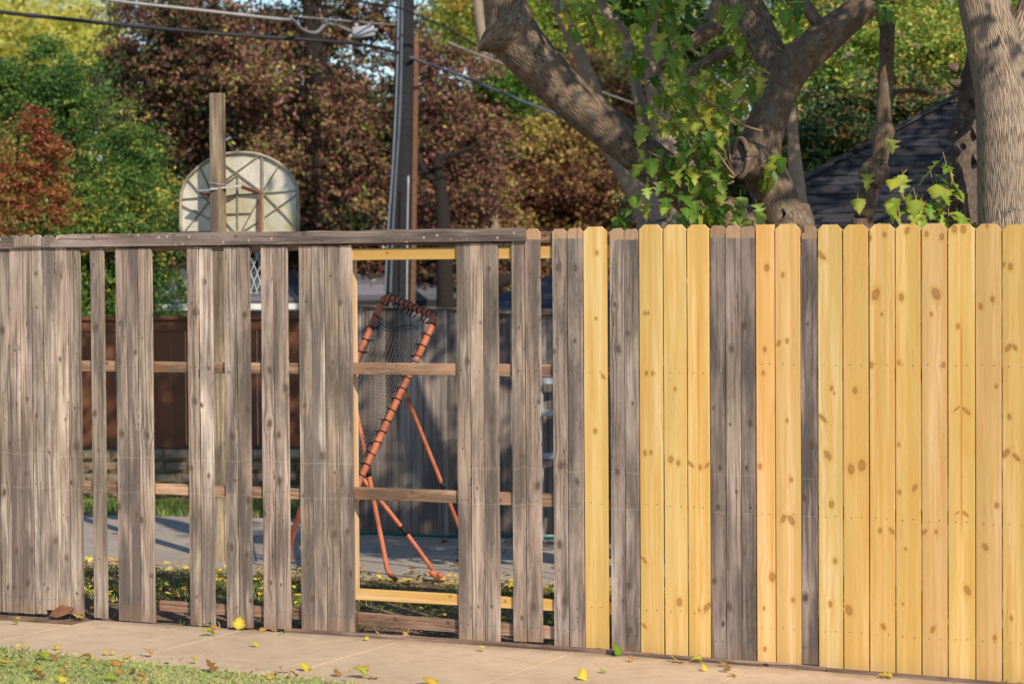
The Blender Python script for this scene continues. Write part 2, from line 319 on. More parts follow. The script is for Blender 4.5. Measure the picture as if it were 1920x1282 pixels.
# ------------------------------------------------------------------ the front fence
fence = thing('wooden_fence', 'tall board fence beside the footpath, part weathered grey pickets with gaps, part new yellow pine', 'fence', (0, 0, 0))
NAILS = []
def picket(x0, x1, ytop, ybot, new, knots=(), ear=True, cap=None, tint=None, streak=None, yo=0., lean=0., ytopr=None, thick=.016, notch=False):
    ym = 800; a = onY(x0, ym, yo); b = onY(x1, ym, yo); zt = onY((x0+x1)/2-3, ytop, yo).z; zb = onY((x0+x1)/2+3, ybot, yo).z
    g = .0019 if new else .0009; X0, X1 = a.x+g, b.x-g; cx = (X0+X1)/2; hw = (X1-X0)/2; H = zt-zb; e = hw*(.42 if new else .45) if ear else .002
    et = e*.95; j = lambda q: random.uniform(-q, q)
    if new: out = [(-hw, 0), (hw, 0), (hw, H-et), (hw-e, H), (-hw+e, H), (-hw, H-et)]
    else:
        q = .0022; n = 9; L = [(-hw+j(q)*.6, H*k/n) for k in range(n)]; Rr = [(hw+j(q)*.6, H*k/n) for k in range(n)]
        out = Rr+[(hw, H-et+j(.004)), (hw-e, H+j(.003)), (0, H+j(.004)), (-hw+e, H+j(.003)), (-hw, H-et+j(.004))]+L[::-1]
        if notch: out = Rr+[(hw, H-et), (hw-e*.8, H), (-hw+e*1.3, H+.004), (-hw+e, H-.03), (-hw+.004, H-.045), (-hw+.006, H-.16), (-hw-.004, H-.165)]+L[::-1]
    t = thick; c = .0015
    n = len(out); sh = [(x*(1-c/hw), z) for x, z in out]
    v = [(x, c*0-t/2, z) for x, z in sh]+[(x, -t/2+c, z) for x, z in out]+[(x, t/2, z) for x, z in out]
    f = [tuple(range(n)), tuple(range(3*n-1, 2*n-1, -1))]
    for k in (0, n): f += [(i+k, i+k+n, (i+1) % n+k+n, (i+1) % n+k) for i in range(n)]
    m = Matrix.Translation((cx, t/2+yo+j(.0008 if new else .002), zb)) @ Matrix.Rotation(lean+j(.0006), 4, 'Y') @ Matrix.Rotation(j(.01), 4, 'Z')
    o = obj('picket', v, f, NEW if new else OLD, fence, m)
    o['tint'] = tint or ((1., 1., 1.) if not new else (1., 1., 1.)); o['cap'] = float(onY(x0, cap, yo).z-zb) if cap else 0.
    if streak: o['streak'] = streak
    kk = [(onY(k[0], k[1], yo).x-cx, onY(k[0], k[1], yo).z-zb, k[2]/325/2*random.uniform(.6, .85), k[3] if len(k) > 3 else 0.) for k in knots]
    if not new:
        z = random.uniform(.1, .4)
        while len(kk) < 5 and z < H-.1:
            kk.append((random.uniform(-.8, .8)*hw, z, random.choice((.004, .006, .009, .012, .015)), random.uniform(-.2, .2))); z += random.uniform(.2, .75)
    for i, k in enumerate(kk[:8]): o['k%d' % i] = tuple(float(q) for q in k)
    for zz in ((1.553, .79, .19) if new else (1.55, .8, .07)):
        if new and X1 < 1.3 : zz += {1.553: .0, .79: .02, .19: .03}[zz]
        elif new: zz += .055 if zz > 1.5 else (0 if zz > .5 else -.03)
        for sx in (-.45, .45): NAILS.append((cx+sx*hw+j(.004), yo-.0006, zz+j(.006)-.006*max(cx, 0)*(0 if zz > 1 else 1)))
    return o
def ot(k=1.): a = random.uniform(.82, 1.12)*k; return (a*random.uniform(.98, 1.03), a, a*random.uniform(.95, 1.02))
LEFT = [(-230, 1140), (-200, 1140), (-170, 1141), (-140, 1142), (-110, 1143), (-80, 1144), (-52, 1145), (-24, 1146)]
for x, yb in LEFT: picket(x, x+21 if x > -30 else x+28, 444, yb, False, tint=ot())
P = [(0, 19, 468, 1147), (20, 39.5, 441, 1148), (40.5, 61, 441, 1150), (62, 82, 441, 1150), (83, 105, 441, 1143), (106, 128.5, 441, 1144), (129.5, 152, 468, 1151),
     (172, 197, 466, 1158), (219, 239.4, 465, 1163), (240, 260, 465, 1165), (261, 287, 465, 1166), (353, 374, 463, 1172), (375.5, 399, 463, 1173), (422, 445, 463, 1176), (446, 470, 463, 1176),
     (491, 513.5, 462, 1179), (514.5, 541, 462, 1179), (562, 586, 461, 1183), (586.6, 610, 461, 1184), (610.8, 635, 461, 1183), (635.7, 661, 460, 1185), (857, 882, 456, 1204), (883, 907, 456, 1205),
     (908, 935, 456, 1206), (960, 984.6, 452, 1202)]
lt = {83: 1.35, 106: 1.42, 375.5: 1.22, 883: 1.2, 0: .98, 62: 1.08, 129.5: .85, 172: .9, 857: .95, 908: .88, 446: .85, 422: .92, 586.6: 1.1}
for x0, x1, yt, yb in P:
    k = lt.get(x0, 1.0); picket(x0, x1, yt, yb, False, tint=tuple(k*q for q in (random.uniform(1.0, 1.06), 1., random.uniform(.94, 1.0))), ear=yt < 445)
for x0, x1, yt, yb, cp, k in [(986, 1014, 429, 1203, 450, .98), (1037, 1064, 428, 1211, 448, .95), (1065, 1094, 428, 1214, 448, .98), (1144.5, 1171, 428, 1222, 450, .9), (1171.5, 1198, 429, 1227, 450, .82),
                              (1332, 1360, 422, 1236, 446, .68), (1361, 1389, 422, 1238, 447, .92), (1390, 1416, 424, 1240, 447, .72), (1502, 1532, 424, 1245, 449, .7)]:
    cool = x0 > 1030
    picket(x0, x1, yt, yb, False, cap=cp, tint=(k*(1.0 if cool else 1.04), k, k*(1.03 if cool else .97)), notch=x0 == 1502)
NP = [(1095, 1139, 425, 1217, [(1119, 474, 8), (1131, 706, 9, .5), (1116, 808, 9), (1118, 597, 7)]),
      (1199, 1243, 421, 1231, [(1209, 587, 8), (1215, 587, 8), (1212, 700, 9), (1223, 700, 8), (1209, 849, 10), (1220, 848, 9), (1207, 1049, 13, .7), (1208, 1173, 12, .7)]),
      (1245, 1288, 421, 1230, [(1266, 729, 9), (1258, 861, 13), (1272, 868, 11), (1274, 1128, 13)]),
      (1289.3, 1331, 421, 1235, [(1295, 870, 12, .8), (1313, 876, 12), (1326, 872, 9, -.6), (1326, 1137, 15, -.5), (1311, 1143, 6)]),
      (1418, 1453, 421, 1246, [(1438, 502, 15), (1434, 655, 9), (1431, 699, 9), (1425, 874, 10), (1448, 1081, 15), (1434, 1216, 10), (1432, 1140, 7)]),
      (1454, 1501.5, 420, 1248, [(1468, 516, 9), (1460, 644, 12, -.3), (1476, 639, 9), (1476, 788, 8), (1484, 899, 8), (1469, 972, 13, -.4), (1484, 975, 15, .4), (1487, 1124, 9)]),
      (1534, 1579.5, 421, 1253, [(1537, 477, 20, .9), (1559, 728, 9), (1564, 737, 6), (1543, 784, 17, .8), (1552, 853, 20, .4), (1559, 945, 13), (1566, 1051, 9), (1557, 1132, 11)]),
      (1581, 1628.5, 421, 1258, [(1603, 732, 13), (1596, 879, 18), (1616, 872, 18), (1592, 1143, 19, .2)]),
      (1630, 1677.5, 420, 1262, [(1658, 440, 10), (1630, 446, 10), (1642, 552, 19, -.2), (1653, 589, 8), (1633, 684, 10), (1650, 994, 9), (1672, 995, 12, .5), (1656, 1174, 12, .3)]),
      (1679, 1726.4, 420, 1266, [(1701, 432, 12, -.3), (1690, 557, 15), (1685, 680, 10), (1685, 833, 8), (1715, 914, 14, -.3), (1686, 922, 9), (1698, 1029, 6), (1693, 1132, 6)]),
      (1728, 1776, 419, 1271, [(1737, 439, 12), (1766, 444, 11), (1755, 551, 18, .2), (1746, 589, 7), (1769, 684, 12), (1733, 997, 12, -.5), (1755, 997, 8), (1749, 1179, 12, -.3)]),
      (1777.3, 1828, 420, 1275, [(1789, 429, 13), (1806, 430, 14), (1796, 612, 9), (1794, 766, 8, -1), (1811, 770, 12, .9), (1795, 961, 7, -1), (1810, 963, 12, .9), (1814, 1106, 15, .3)]),
      (1829.2, 1878, 420, 1278, [(1851, 424, 7), (1839, 574, 10), (1861, 561, 10), (1868, 724, 8), (1869, 947, 9), (1847, 1025, 12, .3), (1865, 1195, 10)]),
      (1879.5, 1929, 421, 1281, [(1881, 497, 9, -.4), (1895, 500, 12), (1891, 652, 13, -.5), (1903, 651, 13, .5), (1893, 781, 11), (1887, 849, 15, -.5), (1906, 857, 16, .8), (1896, 1158, 9)]),
      (1930.5, 1979, 421, 1286, [(1950, 600, 10)]), (1980.5, 2030, 421, 1290, [(1999, 700, 10)]), (2031.5, 2081, 421, 1295, [(2050, 800, 10)]), (2082.5, 2132, 421, 1299, [(2100, 500, 10)])]
for i, (x0, x1, yt, yb, kn) in enumerate(NP):
    a = random.uniform(.9, 1.06); t = (a, a*random.uniform(.97, 1.03), a*random.uniform(.88, 1.12))
    if x0 == 1418: t = (1.1, .98, .95)
    if x0 == 1534: t = (.96, 1.04, 1.1)
    st = None
    if x0 == 1777.3: st = (.0, 0., .9)
    if x0 == 1289.3: st = (.0, 0., .5)
    picket(x0, x1, yt, yb, True, kn, ear=x0 != 1418, tint=t, streak=st)
DARKM = plain('nail_steel', (.06, .08, .1), .4, .6)
nl = []
for x, y, z in NAILS:
    r = .0034; nl.append(([(x+r*math.cos(a*math.pi/3), y-.0006, z+r*math.sin(a*math.pi/3)) for a in range(6)], [tuple(range(6))]))
v, f = join(nl); obj('nail_heads', v, f, DARKM, fence, kind='stuff')
# trim board along the top left, its left end split and broken
def zY(px, py, Y=0.): return onY(px, py, Y).z
tr = [(onY(95, 466, -.02).x, 2.298), (onY(985, 452, -.02).x, 2.300), (onY(984, 430, -.02).x, 2.362), (onY(978, 428, -.02).x, 2.375)]
for k in range(24):
    px = 960-k*36
    if px > 125: tr.append((onY(px, 430, -.02).x, 2.376+random.uniform(-.004, .004)))
tr += [(onY(122, 442, -.02).x, 2.374), (onY(112, 447, -.02).x, 2.356), (onY(100, 455, -.02).x, 2.338), (onY(92, 461, -.02).x, 2.316)]
def plate(name, out, y0, y1, mat, parent, tint):         # grain along X: build in a frame whose Z is world X
    n = len(out); x0 = out[0][0]; v = [(-(z-2.3), y0, x-x0) for x, z in out]+[(-(z-2.3), y1, x-x0) for x, z in out]
    m = Matrix(((0, 0, 1, x0), (0, 1, 0, 0), (-1, 0, 0, 2.3), (0, 0, 0, 1)))
    f = [tuple(range(n)), tuple(range(2*n-1, n-1, -1))]+[(i, i+n, (i+1) % n+n, (i+1) % n) for i in range(n)]
    o = obj(name, v, f, mat, parent, m); o['tint'] = tint; o['spot'] = 1.
    for i in range(5): o['k%d' % i] = (random.uniform(-.07, -.01), random.uniform(.2, 2.6), random.choice((.006, .009)), 0.)
    return o
plate('trim_board', tr, -.021, -.002, OLD, fence, (.72, .70, .74))
plate('trim_board', [(onY(-240, 470, -.02).x, 2.29), (onY(22, 467, -.02).x, 2.292), (onY(24, 455, -.02).x, 2.33), (onY(22, 442, -.02).x, 2.372), (onY(-240, 445, -.02).x, 2.372)], -.021, -.002, OLD, fence, (.75, .72, .74))
plate('trim_splinter', [(onY(24, 465, -.02).x, 2.296), (onY(94, 466, -.02).x, 2.298), (onY(90, 462, -.02).x, 2.312), (onY(70, 463, -.02).x, 2.306), (onY(60, 460, -.02).x, 2.318), (onY(40, 463, -.02).x, 2.306), (onY(24, 462, -.02).x, 2.305)], -.019, -.002, OLD, fence, (.8, .76, .74))
X = lambda px: onY(px, 800).x
def rail(px0, px1, z0, z1, mat, tint, y=.036, th=.036, wob=0., z2=None):
    h = z1-z0; zc = (z0+z1)/2; o = bar('rail', (X(px0), y, zc), (X(px1), y, zc+(z2 or 0)), h, th, mat, fence, Vector((0, 0, -1)), wob); o['tint'] = tint
    for i in range(5): o['k%d' % i] = (random.uniform(-.02, .02), random.uniform(.1, 2.4), .008, 0.)
BR = (1.05, .8, .62)
rail(-240, 660, 2.262, 2.35, OLD, (.62, .45, .35), wob=.002); rail(662, 1330, 2.285, 2.352, OLD, (.8, .6, .45), wob=.003); rail(1332, 2130, 2.27, 2.34, OLD, (.7, .5, .4))
rail(657, 1420, 2.198, 2.268, NEW, (.92, .86, .8)); rail(1422, 2130, 2.19, 2.26, NEW, (.9, .85, .8))
rail(-240, 285, 1.517, 1.583, OLD, BR); rail(287, 561, 1.515, 1.582, OLD, BR); rail(659, 1035.5, 1.519, 1.59, OLD, BR); rail(1037, 2130, 1.52, 1.59, OLD, BR)
rail(-240, 285, .762, .826, OLD, BR); rail(287, 561, .758, .824, OLD, BR); rail(659, 1036, .772, .846, OLD, BR); rail(1037, 2130, .76, .83, OLD, BR)
rail(563, 657, 1.517, 1.583, OLD, BR); rail(563, 657, .762, .826, OLD, BR)
rail(661, 1420, .172, .238, NEW, (.95, .92, .9)); rail(1422, 2130, .15, .215, NEW, (.95, .92, .9))
rail(290, 660, .03, .095, OLD, (.8, .6, .5), y=.05, wob=.002); rail(662, 1400, .015, .09, OLD, (.85, .66, .55), y=.05, wob=.003, z2=-.02)
for px in (20, 651, 1405, 2060):
    xr = X(px); o = bar('post', (xr-.045, .101, gz(xr)-.3), (xr-.045, .101, 2.27), .089, .089, NEW if px > 600 else OLD, fence); o['tint'] = (.9, .92, 1.35)
    for i in range(5): o['k%d' % i] = (random.uniform(-.04, .04), .3+i*.45, .008, 0.)
bar_ = bar('ledge_board', (X(536), -.016, gz(-1.5)-.002), (X(1150), -.014, gz(.6)+.004), .034, .05, OLD, fence, Vector((0, 0, -1)), .0015); bar_['tint'] = (.78, .62, .56)
bar_ = bar('ledge_board', (X(1152), -.016, gz(.6)), (X(1550), -.014, gz(1.9)), .032, .05, OLD, fence, Vector((0, 0, -1)), .0015); bar_['tint'] = (.72, .6, .55)
bar_ = bar('ledge_board', (X(1552), -.014, gz(1.9)-.004), (X(2130), -.01, gz(3.6)-.005), .03, .045, OLD, fence, Vector((0, 0, -1)), .0015); bar_['tint'] = (.72, .6, .55)

# ------------------------------------------------------------------ single leaves
def leafmesh(name, lobes, fold, droop, mat, curl=0., seed=0, stem=.35):
    r = random.Random(seed); n = len(lobes)-1; ctr = []; L = []; Rr = []
    for i in range(n+1):
        t = i/n; ww = lobes[i]; y = t; zz = -droop*t*t+curl*math.sin(t*3)
        ctr.append((0, y, zz)); 
        for sgn, arr in ((-1, L), (1, Rr)):
            k = ww*(1+r.uniform(-.12, .12)); arr.append((sgn*k, y-.1*k, zz+fold*k+curl*k*k*1.4))
    v = ctr+L+Rr; f = []; m = n+1
    for i in range(n): f += [(i, i+1, m+i+1, m+i), (i, 2*m+i, 2*m+i+1, i+1)]
    b = len(v); v += [(-.012, 0, 0), (.012, 0, 0), (.012, -stem*.5, .05), (-.012, -stem*.5, .05), (.008, -stem, .14), (-.008, -stem, .14)]; f += [(b, b+1, b+2, b+3), (b+3, b+2, b+4, b+5)]
    me = mesh(name, v, f, mat, True); uv = me.uv_layers.new(name='UVMap')
    mx = max(lobes)
    for l in me.loops:
        i = l.vertex_index
        if i >= b: uv.data[l.index].uv = (0, .5)
        elif i < m: uv.data[l.index].uv = (.95 if i == n else .15, 0)
        else: uv.data[l.index].uv = (1., .5)
    return me
LB = [[.02, .3, .46, .44, .22, .24, .45, .38, .18, .17, .21, .13, .04, 0.], [.04, .38, .48, .5, .49, .46, .42, .37, .31, .25, .18, .1, .04, 0.], [.02, .36, .52, .4, .2, .16, .4, .46, .24, .12, .2, .15, .05, 0.], [.04, .34, .44, .46, .45, .4, .3, .34, .3, .22, .16, .1, .04, 0.], [.02, .4, .5, .42, .26, .38, .42, .26, .3, .3, .16, .1, .04, 0.]]
LEAF = [leafmesh('leaf', LB[i % 5], [.2, -.22, .3, -.12, .08, .35][i % 6], [.2, .4, .1, .3][i % 4], GREEN, 0, i) for i in range(6)]
FLEAF = [leafmesh('fallen_leaf', LB[i % 5], [.28, -.25, .1, .45, -.35, .2][i], [.0, .15, -.12, .2, .05, -.2][i], FALL, [.08, .15, -.1, .2, .05, .12][i], 20+i, .25) for i in range(6)]
# (px, py, size m, tone, tilt deg, yaw deg, mesh, label)
FL = [(27, 1167, .06, 1., 15, 80, 0, 'small green leaf lying flat on the footpath near its left end'),
      (34, 1157, .045, .8, 10, 20, 1, 'small yellow leaf at the fence foot above the flat green leaf'),
      (68, 1158, .05, .72, 10, 200, 2, 'pale yellow leaf left of the broken brown plank piece'),
      (148, 1154, .1, .68, 8, 80, 2, 'orange-yellow leaf tucked under the board right of the broken plank piece'),
      (445, 1178, .095, .82, 55, -60, 3, 'large bright yellow leaf standing up against two pickets left of the net frame'),
      (404, 1176, .09, .5, 25, 70, 4, 'light brown curled leaf at the fence foot left of the standing yellow leaf'),
      (388, 1189, .11, .92, 20, 110, 3, 'curled olive green leaf on the footpath below two pickets'),
      (476, 1209, .07, .83, 28, 60, 0, 'dark-edged yellow leaf in the middle of the footpath'),
      (491, 1180, .07, .5, 25, 20, 1, 'brown leaf at the fence foot right of the standing yellow leaf'),
      (512, 1180, .075, .6, 15, 90, 2, 'tan orange leaf beside the brown one at the fence foot'),
      (529, 1187, .05, .95, 15, 140, 3, 'small dark green leaf where the ledge board begins'),
      (688, 1197, .05, .82, 30, 10, 0, 'small yellow leaf resting on the ledge board below the large opening'),
      (710, 1188, .075, .56, 35, 70, 4, 'pointed tan leaf behind the ledge board in the large opening'),
      (760, 1190, .06, .6, 30, 10, 5, 'pale pinkish tan leaf right of the pointed one in the large opening'),
      (572, 1254, .1, .84, 35, 70, 4, 'bright yellow folded leaf where footpath and lawn meet'),
      (686, 1254, .075, .74, 5, 90, 0, 'thin pale yellow leaf lying on the footpath near the lawn'),
      (901, 1217, .06, .85, 35, 90, 3, 'curled yellow leaf with upright stalk below the three grey pickets'),
      (990, 1202, .14, .46, 18, 80, 2, 'wide crumpled brown leaf at the foot of two grey pickets'),
      (1033, 1206, .06, .86, 10, 80, 0, 'small yellow-green leaf beside the wide crumpled brown leaf'),
      (1125, 1218, .09, .72, 15, 80, 1, 'yellow tan leaf at the foot of the first new picket'),
      (1162, 1226, .085, 1., 60, 190, 1, 'bright green leaf hanging over the ledge board'),
      (1182, 1237, .05, .4, 40, 30, 5, 'small curled brown leaf below the bright green one'),
      (1130, 1258, .055, .97, 35, 60, 2, 'small green leaf standing on the footpath'),
      (1094, 1272, .08, .82, 50, -20, 4, 'bright yellow leaf with a raised green tip on the footpath'),
      (1270, 1238, .12, .86, 22, 75, 2, 'long yellow-green leaf lying along the ledge board'),
      (1305, 1239, .09, .88, 10, 90, 3, 'pale green leaf next to the long yellow-green one'),
      (1320, 1254, .065, .82, 45, 20, 0, 'bright yellow leaf with a sharp shadow right of the long leaf'),
      (1361, 1246, .12, .64, 20, 80, 4, 'broad tan orange leaf at the foot of dark grey pickets'),
      (1362, 1257, .05, .2, 60, 0, 5, 'small dark brown leaf tip standing by a paving joint'),
      (1372, 1265, .075, .8, 10, 100, 1, 'dull yellow leaf lying by the paving joint'),
      (1438, 1245, .05, .82, 15, 80, 0, 'small yellow leaf at the foot of the narrow orange picket'),
      (1660, 1268, .11, .8, 6, 85, 0, 'long yellow leaf flat below the new pickets on the right'),
      (1510, 1247, .06, .7, 15, 70, 3, 'tan yellow leaf at the foot of the last dark picket'),
      (45, 1212, .045, .86, 20, 80, 0, 'small yellow-green leaf on the lawn edge at far left'),
      (106, 1215, .06, .7, 20, 60, 1, 'small orange-yellow leaf on the lawn edge'),
      (77, 1236, .1, .97, 20, 80, 3, 'green-yellow leaf on the lawn, the largest green one'),
      (8, 1241, .08, .82, 10, 90, 2, 'yellow leaf at the left end of the lawn'),
      (43, 1246, .055, .42, 30, 0, 4, 'orange-brown leaf most yellow leaf on the lawn'),
      (100, 1238, .08, .3, 25, 60, 5, 'brown crumpled leaf behind the large green leaf on the lawn'),
      (66, 1258, .1, .83, 12, 100, 0, 'bright yellow leaf lying in the grass beside a dark brown leaf'),
      (69, 1273, .11, .22, 35, 80, 5, 'dark brown curled leaf below the bright yellow leaf on the lawn'),
      (114, 1277, .09, .84, 30, 60, 1, 'round yellow leaf near the lower left of the lawn'),
      (117, 1261, .075, .52, 30, 30, 4, 'orange leaf just above the round yellow leaf'),
      (120, 1246, .06, .35, 30, 0, 2, 'reddish brown leaf standing in the grass'),
      (160, 1237, .1, .8, 10, 90, 3, 'flat yellow-green leaf on the lawn between brown leaves'),
      (198, 1225, .05, .72, 25, 10, 0, 'left one of two small yellow leaves at the lawn edge'),
      (211, 1225, .045, .84, 25, 40, 1, 'right one of two small yellow leaves at the lawn edge'),
      (238, 1232, .07, .72, 20, 10, 4, 'light yellow leaf at the lawn edge near a paving joint'),
      (275, 1228, .085, .55, 25, 70, 5, 'salmon orange leaf on the lawn edge'),
      (216, 1247, .1, .46, 30, 70, 1, 'large rust brown leaf on the lawn'),
      (224, 1261, .08, .48, 25, 60, 2, 'rust orange leaf just below the large rust brown one'),
      (250, 1262, .05, .06, 40, 0, 5, 'nearly black crumpled leaf on the lawn'),
      (268, 1265, .085, .45, 30, 100, 4, 'brown leaf right of the nearly black one'),
      (202, 1274, .09, .96, 10, 95, 0, 'lime green leaf near the bottom of the lawn'),
      (361, 1241, .065, .8, 30, 80, 3, 'yellow leaf in the lawn edge below the olive curled leaf'),
      (392, 1258, .11, .25, 40, 60, 5, 'dark reddish brown curled leaf, largest on the right part of the lawn'),
      (396, 1280, .06, .84, 10, 60, 1, 'small yellow leaf at the bottom below the dark curled leaf'),
      (428, 1271, .06, .3, 30, 60, 4, 'small brown leaf right of the dark curled leaf'),
      (530, 1258, .1, .6, 18, 80, 2, 'tan leaf on the lawn edge next to the folded yellow leaf'),
      (507, 1272, .07, .7, 25, 10, 0, 'dull yellow leaf in a heap of brown ones on the lawn'),
      (548, 1270, .09, .35, 25, 100, 5, 'reddish brown leaf in the heap on the lawn edge'),
      (632, 1264, .07, .33, 40, 30, 4, 'brown leaf with raised tips on the lawn edge'),
      (670, 1267, .12, .93, 30, 80, 3, 'olive green arched leaf on the lawn edge'),
      (697, 1268, .1, .62, 12, 85, 2, 'pale orange leaf beside the arched olive one'),
      (805, 1280, .12, .72, 30, 75, 1, 'orange-yellow folded leaf at the bottom of the photo')]
for px, py, sz, tone, tilt, yaw, mi, lab in FL:
    p = onG(px, py+2, .004); me = FLEAF[mi]
    yw = math.radians(25+yaw)
    m = Matrix.Translation(p+Vector((0, 0, .004+sz*.24*math.sin(math.radians(tilt))+(.008 if py > 1205 and px < 860 and 'lawn' in lab else 0)))) @ Matrix.Rotation(yw, 4, 'Z') @ Matrix.Rotation(math.radians(tilt), 4, 'X') @ Matrix.Rotation(random.uniform(-.3, .3), 4, 'Y') @ Matrix.Scale(sz*.78, 4) @ Matrix.Translation((0, -.45, 0))
    if tilt > 48: m = Matrix.Translation(p+Vector((0, 0, .003))) @ Matrix.Rotation(math.radians(25+yaw*.3), 4, 'Z') @ Matrix.Rotation(math.radians(tilt), 4, 'X') @ Matrix.Rotation(.5 if yaw < 0 else 0, 4, 'Y') @ Matrix.Scale(sz, 4)
    o = inst('fallen_leaf', me, m); tag(o, lab, 'leaf', 'fallen leaves on footpath and front lawn'); o['tone'] = tone
RUST = plain('rotten_wood', (.3, .14, .075), .85, 0, .25, 20)
p = onG(112, 1156); o = obj('wood_fragment', *prism([(-.075, 0), (-.02, -.012), (.07, .02), (.085, .045), (.0, .058), (-.05, .03)], -.03, .04), RUST, None, Matrix.Translation(p+Vector((0, .02, .012))) @ Matrix.Rotation(.25, 4, 'Z') @ Matrix.Rotation(.15, 4, 'X'))
tag(o, 'reddish brown broken piece of plank lying under the light grey pickets at left', 'wood piece')

# ------------------------------------------------------------------ grass and litter
s = NT('thatch'); tc = s.n('NewGeometry').outputs['Position']; s.bump(s.noise(tc, 90., 4), .8, .01)
THATCH = s.out(s.mix(s.ramp(s.noise(tc, 60., 4, .7), [(.4, 0.), (.6, 1.)]), (.16, .2, .06), (.5, .44, .22)), .95)
V = []; le = lambda x: -1.29-.115*(x+2.9)
for x in [-9+.5*i for i in range(26)]: V += [(x, -9, gz(x)-.012), (x, min(max(le(x), -1.9), -1.0), gz(x)+.006)]
tag(obj('lawn', V, [(2*i, 2*i+2, 2*i+3, 2*i+1) for i in range(25)], THATCH, kind='structure'), 'front lawn turf')
def blades(name, n, area, h, wd, mat, keep=None, tonef=None, lean=.35):
    x0, x1, y0, y1 = area; x = rng.uniform(x0, x1, n); y = rng.uniform(y0, y1, n)
    if keep is not None: k = keep(x, y); x, y = x[k], y[k]
    n = len(x); z = -.055-.013*np.clip(x, 0, 5); a = rng.uniform(0, 2*np.pi, n); hh = h*rng.uniform(.45, 1.15, n)
    lx, ly = rng.normal(0, lean, n)*hh, rng.normal(0, lean, n)*hh; dx, dy = np.cos(a)*wd, np.sin(a)*wd
    b = np.stack([x, y, z], 1); d = np.stack([dx, dy, 0*dx], 1); tip = b+np.stack([lx, ly, hh], 1); mid = b+np.stack([lx*.3, ly*.3, hh*.6], 1)
    V = np.stack([b-d, b+d, mid+d*.8, tip, mid-d*.8], 1)
    patch = np.sin(x*3.1+1)*np.sin(y*4.3)+.6*np.sin(x*9+y*7); tone = np.clip(.45+.14*patch+rng.normal(0, .22, n), 0, 1)
    return put(bpy.data.objects.new(name, fastmesh(name, V, 5, mat, tone)), kind='stuff')
lawn_edge = lambda x: -1.26-.115*(x+2.9)+.03*np.sin(x*7)+.02*np.sin(x*23)
blades('lawn_grass', 110000, (-5.5, 1.5, -3.4, -1.1), .042, .0026, GRASS, lambda x, y: y < lawn_edge(x)+rng.normal(0, .03, len(x)), lean=.55)
tag(bpy.data.objects['lawn_grass'], 'short pale green lawn grass with straw in front of the footpath', 'grass')
dn = lambda x: 2.40+.055*(x+3.9)
blades('yard_grass', 26000, (-7.5, 3., .35, 2.7), .045, .003, GRASSY, lambda x, y: (y < dn(x)+rng.normal(0, .05, len(x))) & ((np.sin(x*2.3+1.3*y)+np.sin(y*3.7-x)+rng.normal(0, .7, len(x))) > -.9) & (y > .45+rng.normal(0, .15, len(x))+(x < -2)*.35), lean=.5)
tag(bpy.data.objects['yard_grass'], 'patchy back yard grass between the fence and the driveway', 'grass')
blades('verge_grass', 14000, (-11, -3.3, 5.4, 8.2), .09, .004, GRASSY, lambda x, y: (y > 5.62+.2*(x+7)) & (y < 6.8+.38*(x+7.84)))
tag(bpy.data.objects['verge_grass'], 'dark green grass strip between driveway and stone footing', 'grass')
blades('fence_weeds', 500, (-2.6, 3.2, -.05, .15), .05, .003, GRASSY, lambda x, y: np.sin(x*5)+np.sin(x*11) > .9)
tag(bpy.data.objects['fence_weeds'], 'small green weeds sprouting along the foot of the fence', 'weeds')
LIT = leafmat('litter_leaf', [(0, (.1, .045, .02)), (.3, (.34, .15, .05)), (.5, (.58, .33, .1)), (.75, (.85, .6, .06)), (1, (.72, .66, .1))], .25)
def litter(name, n, area, size, keep=None, tones=(0, 1), up=.02):
    x0, x1, y0, y1 = area; x = rng.uniform(x0, x1, n); y = rng.uniform(y0, y1, n)
    if keep is not None: k = keep(x, y); x, y = x[k], y[k]
    n = len(x); z = -.035-.013*np.clip(x, 0, 5)+up*rng.uniform(.2, 1.5, n); a = rng.uniform(0, 2*np.pi, n); sz = size*rng.uniform(.6, 1.2, n)
    u = np.stack([np.cos(a), np.sin(a), rng.normal(0, .2, n)], 1)*sz[:, None]; v = np.stack([-np.sin(a), np.cos(a), rng.normal(0, .28, n)], 1)*sz[:, None]*.7
    c = np.stack([x, y, z], 1); cu = np.stack([0*x, 0*x, sz*rng.uniform(.1, .5, n)], 1)
    V = np.stack([c-u, c-u*.3-v*.8+cu, c+u*.4-v*.7+cu, c+u+cu*.5, c+u*.3+v*.8+cu*1.1, c-u*.5+v*.6+cu], 1)
    return put(bpy.data.objects.new(name, fastmesh(name, V, 6, LIT, rng.uniform(tones[0], tones[1], n))), kind='stuff')
o = litter('leaf_litter', 7000, (-7.5, 2.5, .5, 2.75), .026, lambda x, y: (np.exp(-((y-(dn(x)-.25))/.28)**2)+.5*np.exp(-((y-1.2)/.35)**2)+.15) > rng.uniform(0, 1, len(x)), (.45, 1), .02)
tag(o, 'yellow and brown fallen leaves heaped over the back yard grass', 'leaves')
o = litter('lawn_litter', 420, (-4, 1, -2.6, -1.25), .017, lambda x, y: y < lawn_edge(x)+.05, (0, .8), .05); tag(o, 'small brown and yellow leaf scraps caught in the front lawn', 'leaves')
o = litter('driveway_leaves', 520, (-6.5, 2, 2.4, 5.0), .03, lambda x, y: rng.uniform(0, 1, len(x)) < np.where(x > -3.5, .95, .25), (.0, .55), .01)
tag(o, 'dull fallen leaves scattered on the shaded driveway', 'leaves')
o = litter('kerb_debris', 500, (-3.8, 3, .03, .4), .02, None, (0, .5), .01); tag(o, 'bits of dead leaf and bark on the bare soil under the fence', 'debris')
STONES = plain('dull_rock', (.28, .19, .13), .9, 0, .3, 30)
